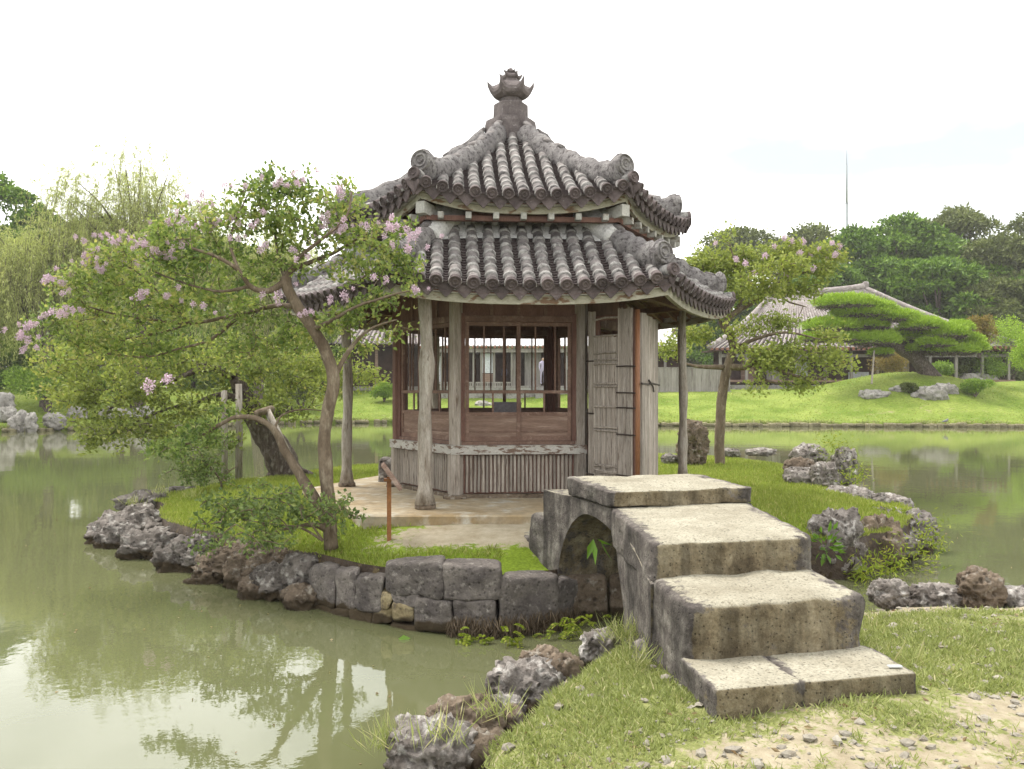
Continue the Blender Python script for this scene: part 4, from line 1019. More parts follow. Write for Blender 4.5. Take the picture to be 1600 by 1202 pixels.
# plaster flashing round the foot of the drum, drum wall, brackets, rafters
for k in range(6):
    u = np.linspace(-1, 1, 25); V = []
    for uu in u:
        for (ap, dz, s_) in ((1.36, .06, 0), (1.46, .055 + .05 * abs(uu) ** 4, 0), (1.60, .03 + .05 * abs(uu) ** 4, 0), (1.72 + .12 * abs(uu) ** 3, .012, 0)):
            s = uu * ap * T30; z = float(zsl(max(ap, 1.46), s if ap > 1.5 else s)); V.append(fp(k, s, ap, z + dz + .03))
    F = [(i * 4 + j, i * 4 + j + 1, (i + 1) * 4 + j + 1, (i + 1) * 4 + j)[::-1] for i in range(24) for j in range(3)]
    obj('plaster_flashing', V, F, MAT['plaster'], lower, smooth=True)
    rr = np.linspace(1.60, 2.12, 9); P = np.array([corner(k, q, float(zsl(q * C30, q * .5)) + .11 - .03 * i_ / 8) for i_, q in enumerate(rr)])
    V, F = tube(P, np.linspace(.19, .125, 9), 12, True, squash=(1.0, 1.1)); obj('ridge_plaster', vdisp(V, .02, 6, k), F, MAT['plaster'], lower, smooth=True)
    fpart('drum_wall', k, -1.40 * T30, 1.40 * T30, 1.30, 1.395, 3.5, 4.35, 'dark_wood')
    u = np.linspace(-1, 1, 9)
    fpart('bracket_beam', k, -1.93 * T30, 1.93 * T30, 1.80, 1.88, 3.87, 3.925, 'dark_wood', upper)
    for i in range(7):
        s = (i - 3) * .305
        V, F = fbox(k, s - .032, s + .032, 1.4, 1.985, 3.875, 3.945); obj('bracket', V, F, MAT['beam_paint'], upper)
    c0 = corner(k, 1.5, 3.93); c1 = corner(k, 2.28, 3.99); d = unit(c1 - c0); sd = unit(np.cross(d, [0, 0, 1.0])) * .055
    V = [p + a_ + b_ for p in (c0, c1) for a_ in (-sd, sd) for b_ in (np.array([0, 0, -.065]), np.array([0, 0, .065]))]
    obj('hip_beam', V, BOXF, MAT['beam_paint'], upper)
    c0 = corner(k, 1.4, 3.30); c1 = corner(k, 2.86, float(zsl(2.86 * C30, 2.86 * .5)) - .15); d = unit(c1 - c0); sd = unit(np.cross(d, [0, 0, 1.0])) * .045
    V = [p + a_ + b_ for p in (c0, c1) for a_ in (-sd, sd) for b_ in (np.array([0, 0, -.055]), np.array([0, 0, .055]))]
    obj('hip_beam', V, BOXF, MAT['dark_wood'], lower)
    for i in range(9):
        s = (i - 4) * .28; a0 = max(1.30, abs(s) / T30 + .05)
        if a0 > 2.4: continue
        p0 = fpa(k, s, a0, float(zsl(max(a0, 1.5), s)) - .125); p1 = fpa(k, s, 2.50, float(zsl(2.5, s)) - .125)
        x = np.array([math.cos(R(60 * k)), math.sin(R(60 * k)), 0]) * .022; zz = np.array([0, 0, .03])
        V = [p + a_ + b_ for p in (p0, p1) for a_ in (-x, x) for b_ in (-zz, zz)]
        obj('rafter', V, BOXF, MAT['red_wood'], lower)
    # purlin carried by the pillars
    fpart('eave_beam', k, -1.2, 1.2, 1.98, 2.06, 3.06, 3.14, 'dark_wood', lower)
# finial
def hexring(Rr, z, liftc=0, flare=0, n=48):
    V = []
    for j in range(n):
        t = 2 * PI * j / n; w_ = ((t - R(0)) % R(60)) - R(30); rad = Rr * C30 / math.cos(w_); cc = (abs(w_) / R(30)) ** 4
        V.append((rad * (1 + flare * cc) * math.sin(t - R(30) + R(0)), -rad * (1 + flare * cc) * math.cos(t - R(30)), z + liftc * cc))
    return V
def hexloft(name, rings, m, parent):
    n = 48; V = [p for r_ in rings for p in hexring(*r_)]; F = []
    for i in range(len(rings) - 1):
        for j in range(n): q = (j + 1) % n; F.append((i * n + j, i * n + q, (i + 1) * n + q, (i + 1) * n + j))
    F.append(tuple(range(n))[::-1]); F.append(tuple((len(rings) - 1) * n + j for j in range(n)))
    return obj(name, vdisp(np.array(V), .006, 12, 3), F, MAT[m], parent)
fin = hexloft('finial', [(.36, 5.10), (.34, 5.50), (.325, 5.56), (.23, 5.585), (.225, 5.77), (.215, 5.785), (.155, 5.79), (.150, 5.95)], 'finial', PAV)
hexloft('finial_roof', [(.14, 5.85), (.19, 5.86, .0, .03), (.25, 5.885, .05, .08), (.275, 5.92, .10, .13), (.272, 5.965, .125, .16), (.24, 5.99, .03, .06), (.19, 6.035, .01), (.13, 6.075), (.115, 6.11)], 'finial', fin)
hexloft('finial_roof', [(.09, 6.09), (.135, 6.12, .03, .08), (.14, 6.145, .05, .12), (.11, 6.16, .01), (.075, 6.19)], 'finial', fin)
hexloft('finial_cap', [(.06, 6.18), (.085, 6.20, .03, .1), (.084, 6.215, .03, .1), (.05, 6.225), (.035, 6.25), (.02, 6.27)], 'finial', fin)

# --- things in and beside the pavilion
t = empty('low_table', at(792, 668, 11.3), 'grey topped low table seen through the front pavilion window', 'table')
for nm, b in (('table_top', (-.17, .19, -.25, .25, .30, .33)), ('leg', (-.15, -.12, -.2, -.17, -.02, .3)), ('leg', (.14, .17, -.2, -.17, -.02, .3)), ('leg', (-.15, -.12, .17, .2, -.02, .3)), ('leg', (.14, .17, .17, .2, -.02, .3))):
    V, F = boxv(*b); obj(nm, V, F, MAT['grey_board'], t)
V = [(-.165, -.262, .2), (.185, -.262, .2), (.185, -.252, .31), (-.165, -.252, .31)]; obj('apron', np.vstack([V, np.array(V) + [0, .02, 0]]), [(0, 1, 2, 3), (7, 6, 5, 4), (0, 4, 5, 1), (2, 6, 7, 3), (1, 5, 6, 2), (0, 3, 7, 4)], MAT['grey_board'], t)
sg = empty('notice_stand', gnd(608, 842, .55), 'rust orange post with a slanted notice board before the pavilion', 'sign', None, R(8))
V, F = boxv(-.021, .021, -.021, .021, -.1, .60); obj('post', V, F, MAT['post_rust'], sg)
V = []
for (x, z) in ((-.075, .715), (.098, .475)):
    for y in (-.15, .15):
        for o in (0, 1): V.append((x + o * .024, y, z + o * .018))
obj('notice_board', V, BOXF, MAT['panel_wood'], sg)
V, F = boxv(-.05, .05, -.05, .05, .56, .585); obj('bracket_plate', V, F, MAT['post_rust'], sg)
bs = gnd(612, 762, .62); V, F = block(c8box(-.16, .2, -.2, .2, -.1, .42), 14, 9, .02, 8, 800, .03)
tag(obj('stone_block', V, F, MAT['coral_rock'], None, bs, smooth=True), 'rough square stone block on the slab left of the pavilion skirt', 'stone block')

# ------------------------------------------------------------------ trees
def limb_mesh(name, paths, m, parent, org, sides=8, bumpy=.012, f=6):
    """paths: list of (points, r0, r1)"""
    A = Acc()
    for P, r0, r1 in paths:
        n = max(8, len(P) * 5); Q = smooth_path(P, n); tt = np.linspace(0, 1, n)
        V, F = tube(Q - org, r0 + (r1 - r0) * tt ** .8, sides); A.add(V, F)
    V, F = A.out()
    if bumpy: V = vdisp(V, bumpy, f, 3)
    return obj(name, V, F, MAT[m], parent, smooth=True)
class Twigs:
    """grows twigs from a skeleton out to scattered points and remembers the twig ends"""
    def __init__(s, skel):
        s.N = [np.asarray(p, float) for p in skel]; s.A = Acc(); s.tips = []; s.dirs = []
    def grow(s, targets, r=.006, droop=.05, step=5, wander=.06, sides=4):
        base = np.array(s.N); buf = np.zeros((len(base) + len(targets) * 3, 3)); n = len(base); buf[:n] = base
        d0 = np.min(np.linalg.norm(targets[:, None, :] - base[None, ::max(1, n // 200)], axis=2), axis=1)
        for i in np.argsort(d0):
            t = targets[i]; dd = np.linalg.norm(buf[:n] - t, axis=1); j = int(np.argmin(dd)); p = buf[j].copy(); L = dd[j]
            if L < .03: continue
            u = np.linspace(0, 1, step)[:, None]; w_ = wander * L
            mid = (p + t) / 2 + rng.normal(size=3) * w_ + np.array([0, 0, droop * L])
            Q = (1 - u) ** 2 * p + 2 * u * (1 - u) * mid + u ** 2 * t
            rr = np.linspace(min(r * (1 + 1.6 * L), r * 4), r * .45, step)
            V, F = tube(Q, rr, sides, False); s.A.add(V, F)
            for q in Q[1:][-3:]: buf[n] = q; n += 1
            s.tips.append(Q); s.dirs.append(unit(t - p))
        s.N = list(buf[:n])
    def leaf_points(s, per, back=.6, spread=.05):
        Q = np.array(s.tips); n, k, _ = Q.shape; D = np.array(s.dirs)
        i = rng.integers(0, n, n * per); u = (1 - back * rng.random(n * per) ** 1.3) * (k - 1); a = np.clip(u.astype(int), 0, k - 2); f = (u - a)[:, None]
        P = Q[i, a] * (1 - f) + Q[i, a + 1] * f + rng.normal(size=(n * per, 3)) * spread
        return P, D[i]
def ell(px, py, rx, ry, Y, ry_d=None):
    """ellipsoid clump given by its place in the photo and its distance"""
    c = at(px, py, Y); sx = rx / FPX * Y; sz = ry / FPX * Y
    return c, np.array([sx, ry_d if ry_d else (sx + sz) * .5, sz])
def fill(clumps, n, shell=.5):
    vol = np.array([np.prod(r) ** .75 for c, r in clumps]); cnt = rng.multinomial(n, vol / vol.sum()); out_ = []
    for (c, r), k in zip(clumps, cnt):
        d = unit(rng.normal(size=(k, 3))); q = rng.random(k) ** shell
        out_.append(c + d * q[:, None] * r)
    return np.vstack(out_)
def skel_of(paths, n=14): return np.vstack([smooth_path(P, max(n, len(P) * 4)) for P, a, b in paths])
_pan = []
def panicle_meshes():
    for v in range(4):
        n = 90; d = unit(rng.normal(size=(n, 3))); P = d * np.array([.55, .55, .8]) * rng.random((n, 1)) ** .4
        P += .16 * rng.normal(size=(n, 3))
        V, F = cards(P, unit(d + .6 * rng.normal(size=(n, 3))), .30 + .12 * rng.random(n), .26, .2); _pan.append(make_mesh('blossom', V, F, MAT['petal']))
panicle_meshes()
def blossoms(parent, org, pts, size):
    for i, p in enumerate(pts):
        o = link('blossom', _pan[i % 4], parent, np.asarray(p) - org, (random.uniform(-.7, .7), random.uniform(-.7, .7), random.uniform(0, 6))); sc = size * random.uniform(.65, 1.25); o.scale = (sc, sc, sc * random.uniform(.8, 1.3))
def shaped(P, D, L, W, up=.35):
    n = len(P); return unit(.55 * D + .75 * rng.normal(size=(n, 3)) + np.array([0, 0, up - .25]))

# front left tree: crape myrtle with two bent stems
def front_myrtle():
    base = gnd(516, 852, .50); Yb = base[1]
    def q(pts): return [at(px, py, Yb + dy) for px, py, dy in pts]
    paths = [
        (q([(518, 858, 0), (514, 800, 0), (510, 740, 0), (506, 690, .02), (513, 640, .05), (521, 592, .05), (508, 548, .05), (488, 512, .0), (466, 480, .0), (450, 452, .0), (446, 432, .0)]), .072, .05),
        (q([(521, 592, .05), (538, 560, .1), (560, 530, .2), (585, 512, .3), (620, 500, .3)]), .03, .008),
        (q([(448, 446, 0), (452, 425, .0), (480, 412, .1), (520, 396, .2), (565, 370, .3), (610, 352, .3)]), .036, .01),
        (q([(452, 428, 0), (470, 400, -.1), (505, 372, -.2), (540, 340, -.2), (550, 300, -.2)]), .026, .008),
        (q([(446, 440, 0), (420, 455, -.1), (392, 448, -.2), (372, 422, -.3), (340, 402, -.4), (300, 388, -.5)]), .036, .012),
        (q([(372, 422, -.3), (360, 380, -.2), (370, 340, -.1), (390, 300, 0)]), .018, .006),
        (q([(446, 436, 0), (436, 400, .2), (430, 350, .3), (445, 300, .3)]), .024, .007),
        (q([(490, 514, 0), (520, 500, -.2), (560, 478, -.3), (610, 462, -.3), (640, 455, -.3)]), .024, .007),
        (q([(560, 440, .2), (590, 420, .2), (640, 412, .2)]), .014, .005),
        # the long low limbs reaching left
        (q([(466, 480, 0), (430, 478, .3), (380, 490, .6), (300, 505, .7), (240, 500, .7), (185, 492, .6), (140, 480, .5)]), .03, .008),
        (q([(300, 505, .7), (260, 470, .7), (220, 430, .6), (180, 405, .5)]), .016, .005),
        (q([(392, 448, -.2), (340, 455, -.1), (280, 440, 0), (230, 420, .1)]), .018, .006),
        (q([(380, 490, .6), (330, 530, .7), (280, 545, .8), (230, 558, .8), (160, 552, .8)]), .02, .006),
        (q([(300, 505, .7), (250, 520, .9), (180, 530, .9), (110, 520, .9)]), .016, .005),
        # leaning second stem
        (q([(520, 835, .05), (498, 790, .1), (470, 745, .15), (446, 705, .2), (428, 672, .2), (402, 655, .2), (370, 652, .2), (335, 668, .2), (300, 690, .15), (270, 700, .1)]), .066, .006),
        (q([(428, 672, .2), (440, 650, .3), (470, 640, .4), (505, 642, .5)]), .014, .005),
        (q([(514, 830, 0), (490, 820, -.1), (462, 824, -.2), (438, 828, -.25)]), .035, .012)]
    e = empty('crape_myrtle', base, 'pink flowering crape myrtle with bent stems, partly covering the pavilion roof', 'tree')
    limb_mesh('trunk', paths[:1], 'bark', e, base, 12, .012, 9)
    limb_mesh('trunk', paths[14:15], 'bark', e, base, 10, .010, 9)
    for p in paths[1:14] + paths[15:]: limb_mesh('limb', [p], 'bark', e, base, 7, .006, 9)
    cl = [ell(450, 300, 75, 38, Yb + .1), ell(530, 320, 55, 42, Yb), ell(390, 335, 80, 45, Yb), ell(480, 355, 80, 40, Yb), ell(575, 375, 65, 36, Yb + .1), ell(630, 355, 34, 22, Yb + .2), ell(430, 290, 40, 28, Yb),
          ell(300, 360, 80, 40, Yb - .3), ell(250, 390, 80, 40, Yb), ell(330, 420, 110, 50, Yb), ell(190, 400, 70, 34, Yb + .4), ell(130, 445, 65, 35, Yb + .5), ell(200, 450, 90, 45, Yb + .6), ell(90, 495, 60, 26, Yb + .7),
          ell(160, 510, 90, 40, Yb + .8), ell(270, 480, 90, 45, Yb + .6), ell(370, 480, 80, 45, Yb + .5), ell(440, 400, 70, 40, Yb), ell(560, 425, 70, 34, Yb), ell(625, 405, 42, 38, Yb + .1), ell(590, 470, 60, 30, Yb - .1), ell(640, 450, 22, 16, Yb),
          ell(540, 500, 60, 30, Yb), ell(470, 520, 60, 36, Yb + .4), ell(560, 545, 46, 24, Yb + .3), ell(620, 525, 34, 16, Yb + .3), ell(230, 545, 100, 36, Yb + .9), ell(400, 545, 80, 36, Yb + .6), ell(120, 545, 70, 26, Yb + .9), ell(310, 675, 50, 20, Yb + .2), ell(270, 700, 40, 14, Yb + .1), ell(350, 640, 40, 16, Yb + .3)]
    tw = Twigs(skel_of(paths[1:16])); tw.grow(fill(cl, 1250, .5), .0042, .04)
    tw.A.build('branchwork', MAT['bark'], e, -base)['kind'] = 'stuff'
    P, D = tw.leaf_points(15, .5, .036); n = len(P)
    cards_obj('crown', P - base, shaped(P, D, 0, 0), .036 + .034 * rng.random(n), .024 + .018 * rng.random(n), 'myrtle_leaf', e, tint=np.clip(.5 + .27 * rng.normal(size=n) + .45 * fbm(P * 2.2, 5, 2), 0, 1))
    z3 = [(165, 540), (195, 545), (222, 552), (300, 402), (318, 468), (345, 472), (372, 498), (385, 382), (400, 402), (420, 405), (470, 398), (492, 402), (512, 415), (560, 438), (590, 462), (610, 338), (645, 322), (662, 330), (700, 350), (740, 328), (790, 335), (803, 205), (820, 312), (850, 395), (900, 350), (600, 598), (690, 628), (500, 602), (1070, 668), (1000, 192), (1030, 205), (1080, 182), (1150, 322), (1165, 335), (1212, 222), (1200, 350), (1228, 352), (1310, 352), (1395, 358), (1415, 350), (1460, 400), (1482, 385), (1455, 430), (110, 705), (130, 700), (75, 738), (100, 760), (160, 668), (220, 665), (262, 655), (440, 470), (540, 460), (620, 430), (650, 410), (760, 340), (990, 600), (1100, 460), (950, 420), (1230, 600), (1380, 540), (1490, 580), (720, 240), (680, 270), (300, 455)]
    bp = [at(x * .4375, 200 + y * .4375, Yb + (.55 if x < 500 else 0) + random.uniform(-.35, -.1)) for x, y in z3]
    blossoms(e, base, bp, .044); blossoms(e, base, [p + rng.normal(size=3) * [.10, .06, .05] for p in bp for _ in range(3)], .034)
front_myrtle()

def old_tree():
    base = gnd(442, 744, .52); Yb = base[1]
    def q(pts): return [at(px, py, Yb + dy) for px, py, dy in pts]
    paths = [(q([(452, 750, 0), (438, 716, 0), (424, 690, 0), (408, 665, 0), (390, 640, -.1), (380, 615, -.2), (366, 590, -.3)]), .30, .13),
             (q([(440, 738, 0), (462, 736, -.1), (490, 742, -.2)]), .15, .03), (q([(432, 738, 0), (418, 744, -.2)]), .15, .05),
             (q([(386, 636, -.1), (365, 622, -.4), (340, 618, -.6), (310, 628, -.8)]), .09, .03),
             (q([(366, 590, -.3), (330, 575, -.6), (280, 590, -.9), (220, 610, -1), (170, 640, -1.2)]), .08, .015),
             (q([(366, 592, -.3), (372, 560, 0), (420, 545, .3), (480, 545, .6)]), .07, .015),
             (q([(310, 628, -.8), (260, 640, -1.0), (200, 665, -1.3), (150, 690, -1.4)]), .03, .01),
             (q([(330, 575, -.6), (260, 555, -.5), (180, 560, -.4), (100, 575, -.4)]), .04, .01),
             (q([(220, 610, -1), (150, 610, -1), (90, 620, -.9)]), .025, .008), (q([(408, 662, 0), (425, 650, -.3), (455, 640, -.5)]), .06, .05)]
    e = empty('old_myrtle', base, 'old gnarled tree leaning left over the pond, propped by poles', 'tree')
    limb_mesh('trunk', paths[:3], 'dark_bark', e, base, 14, .07, 5)
    for p in paths[3:]: limb_mesh('limb', [p], 'dark_bark', e, base, 8, .02, 6)
    cl = [ell(150, 560, 110, 34, Yb - .8), ell(270, 568, 120, 36, Yb - .8), ell(400, 590, 80, 40, Yb), ell(200, 612, 110, 30, Yb - 1.2), ell(300, 645, 90, 30, Yb - 1), ell(210, 672, 90, 22, Yb - 1.3), ell(440, 635, 60, 30, Yb - .4),
          ell(480, 575, 80, 36, Yb + .5), ell(560, 585, 46, 26, Yb + .5), ell(170, 692, 50, 12, Yb - 1.4), ell(100, 600, 50, 30, Yb - .8), ell(380, 550, 80, 30, Yb), ell(500, 610, 50, 26, Yb), ell(130, 620, 60, 28, Yb - 1.1), ell(170, 660, 66, 24, Yb - 1.3), ell(260, 690, 50, 14, Yb - 1.3), ell(345, 690, 50, 14, Yb - .9)]
    tw = Twigs(skel_of(paths[3:])); tw.grow(fill(cl, 800, .5), .006, .02)
    tw.A.build('branchwork', MAT['dark_bark'], e, -base)['kind'] = 'stuff'
    P, D = tw.leaf_points(19, .55, .07); n = len(P)
    cards_obj('crown', P - base, shaped(P, D, 0, 0), .055 + .035 * rng.random(n), .036 + .02 * rng.random(n), 'old_tree_leaf', e, tint=np.clip(.45 + .2 * rng.normal(size=n) + .25 * fbm(P * 1.1, 5, 2), 0, 1))
    blossoms(e, base, [at(304, 694, 12.8), at(262, 462 + 130, 13), at(232, 605, 13)], .11)
    return Yb
old_tree()
def props():
    for i, (x0, y0, x1, y1, Y, r, lab) in enumerate([(350, 752, 350, 610, 13.6, .055, 'left one of two upright brown poles propping the old tree'), (373, 750, 373, 600, 13.9, .06, 'pale upright pole propping the old tree, right beside its trunk')]):
        a = at(x0, y0, Y); b = at(x1, y1, Y); V, F = tube(np.array([a, (a + b) / 2 + [.01, 0, 0], b]) - a, [r, r * .95, r * .9], 10)
        tag(obj('prop_pole', V, F, MAT['bark_post'], None, a, smooth=True), lab, 'prop', 'poles propping the old tree')
    a = at(462, 734, 13.4); b = at(417, 641, 13.4); V, F = tube(np.array([a, b]) - a, [.06, .055], 10)
    e = empty('prop_pole', a, 'pale slanting pole with a short cross log at its top', 'prop', 'poles propping the old tree'); obj('pole', V, F, MAT['bark_post'], e, smooth=True)
    c = at(402, 646, 13.1) - a; d = at(422, 640, 13.6) - a; V, F = tube(np.array([c, d + (d - c) * .1]), [.055, .06], 12); obj('cross_log', V, F, MAT['bark'], e, smooth=True)
props()

def small_bush(name, base, clumps, limbs, leaf, label, cat, n=200, per=20, L=.04, W=.024, r=.006, spread=.04, mat='bark', droop=.05, shell=.5, group=None):
    e = empty(name, base, label, cat, group)
    paths = [(p, a, b) for p, a, b in limbs]
    limb_mesh('stem', paths, mat, e, base, 6, .003, 9)
    tw = Twigs(skel_of(paths)); tw.grow(fill(clumps, n, shell), r, droop)
    tw.A.build('branchwork', MAT[mat], e, -base)['kind'] = 'stuff'
    P, D = tw.leaf_points(per, .8, spread); m = len(P)
    cards_obj('foliage', P - base, shaped(P, D, 0, 0), L * (.7 + .6 * rng.random(m)), W * (.7 + .6 * rng.random(m)), leaf, e, tint=np.clip(.45 + .25 * rng.normal(size=m), 0, 1))
    return e
def bushes():
    b = gnd(345, 772, .5); Y = b[1]
    small_bush('sapling', b, [ell(310, 735, 60, 26, Y), ell(320, 690, 50, 26, Y - .1), ell(400, 770, 40, 22, Y - .3), ell(270, 700, 30, 16, Y)],
               [([at(346, 778, Y), at(344, 750, Y), at(322, 722, Y), at(308, 700, Y)], .022, .006), ([at(344, 752, Y), at(360, 735, Y), at(372, 728, Y)], .012, .005), ([at(322, 722, Y), at(290, 712, Y)], .01, .004)], 'sucker_leaf',
               'thin forked sapling on the island grass left of the props', 'sapling', 130, 22, .05, .03)
    b = gnd(470, 832, .5); Y = 8.0
    small_bush('sucker_shrub', b, [ell(440, 800, 90, 30, Y), ell(365, 788, 62, 22, Y + .4), ell(540, 780, 40, 18, Y + .1), ell(395, 840, 70, 22, Y - .1), ell(510, 795, 50, 22, Y - .2), ell(350, 815, 50, 20, Y + .3), ell(460, 770, 50, 18, Y), ell(330, 850, 40, 14, Y + .4), ell(560, 810, 30, 16, Y)],
               [([at(505, 845, Y), at(470, 825, Y), at(430, 820, Y), at(380, 812, Y + .3)], .014, .005), ([at(505, 845, Y), at(470, 800, Y), at(430, 780, Y)], .012, .004), ([at(510, 845, Y), at(520, 810, Y - .1), at(540, 790, Y - .1)], .01, .004)], 'sucker_leaf',
               'dark green leafy suckers spreading low round the myrtle base', 'shrub', 190, 12, .05, .032)
    # weeds on the rocks
    for (px, py, Y, w_, h_, lab) in [(1292, 850, 8.75, 34, 30, 'broad leaved green weed growing on the boulder by the bridge'), ]:
        c = at(px, py, Y); P = c + rng.normal(size=(46, 3)) * [w_ / FPX * Y * .4, .05, h_ / FPX * Y * .4]; D = unit(P - c + [0, 0, .03] - np.array([0, .08, 0]))
        e = empty('leafy_weed', c, lab, 'weed'); cards_obj('foliage', P - c, D, .10, .042, 'broad_leaf', e)
    WD = [(1420, 870, 9.5, 60, 44, 'yellow green weeds hanging under the wide jutting boulder'), (1380, 880, 9.2, 36, 40, 'weeds hanging down the brown boulder right of the bridge'), (1444, 838, 9.9, 36, 40, 'trailing weeds at the outermost rock over the water'),
          (1330, 745, 12.5, 26, 30, 'fresh weeds in the rock cluster beyond the bridge'), (1298, 694, 13.8, 40, 22, 'sprawling weed on top of the rock cluster'), (1385, 795, 11.0, 40, 12, 'low creeper on the flat pale rock'),
          (1345, 890, 9.0, 30, 28, 'little weeds in the dark gap below the big boulder')]
    for (px, py, Y, w_, h_, lab) in WD:
        c = at(px, py, Y); n = 210; P = c + rng.normal(size=(n, 3)) * [w_ / FPX * Y * .42, .10, h_ / FPX * Y * .42] - [0, .12, 0]
        e = empty('rock_weed', c, lab, 'weed', 'weeds on the island rocks'); cards_obj('foliage', P - c, unit(rng.normal(size=(n, 3)) + [0, -.4, .1]), .05 + .03 * rng.random(n), .016, 'fern_leaf', e)
    # ferns and roots along the foot of the dressed wall
    FE = [(722, 992, 6.9, 22, 16, 'small fern low on the dressed wall under its middle stones'), (798, 990, 6.8, 16, 18, 'small fern right of the middle one at the wall foot'), (862, 996, 7.0, 26, 20, 'fern under the broad wall stone next to the arch'),
          (915, 970, 7.1, 30, 14, 'yellow fern hanging inside the bridge arch mouth'), (885, 985, 7.0, 22, 24, 'tall fern at the corner of wall and bridge arch'), (756, 1000, 6.85, 18, 10, 'tiny fern at the waterline of the dressed wall')]
    for (px, py, Y, w_, h_, lab) in FE:
        c = at(px, py, Y - .05); e = empty('fern', c, lab, 'fern', 'ferns at the foot of the dressed wall'); P = []; D = []
        for k in range(9):
            d = unit(np.array([rng.normal() * .8, -.6, rng.normal() * .5 + .3])); L = (w_ + h_) / 2 / FPX * Y * rng.uniform(.6, 1.1); o = c + rng.normal(size=3) * [w_ / FPX * Y * .5, .02, h_ / FPX * Y * .4]
            for u in np.linspace(.1, 1, 12):
                p = o + d * L * u - np.array([0, 0, .6 * L * u * u]); sd = unit(np.cross(d, [0, 0, 1.0]))
                for sg_ in (-1, 1): P.append(p); D.append(sd * sg_ + d * .5)
        P = np.array(P); cards_obj('fronds', P - c, np.array(D), .032, .014, 'fern_leaf', e)
    n = 900; px = rng.uniform(700, 905, n); Yw = np.interp(px, [700, 780, 870, 905], [7.0, 6.95, 7.15, 7.38]) - .03
    P = np.stack([(px - 800) / FPX * Yw, Yw, rng.uniform(.04, .2, n)], 1)
    tag(cards_obj('root_hairs', P, unit(rng.normal(size=(n, 3)) * .3 + [0, -.1, -1]), .12, .008, 'root_hair'), 'fine brown roots hanging from the dressed wall foot', kind='stuff')
    c = at(927, 858, 6.75); e = empty('hanging_plant', c, 'two long green leaves growing inside the bridge arch', 'plant')
    for dx, d, L in ((0, (-.35, -.3, -1), .17), (.0, (.05, -.4, -1), .21), (.05, (.5, -.1, -.9), .2), (.03, (.7, 0, -.3), .13)):
        V, F = cards(np.array([[dx, 0, .08]]), np.array([d]), L, .055, .15); obj('leaf', V, F, MAT['broad_leaf'], e, attr={'tint': ('FACE', np.array([.6]))})
bushes()

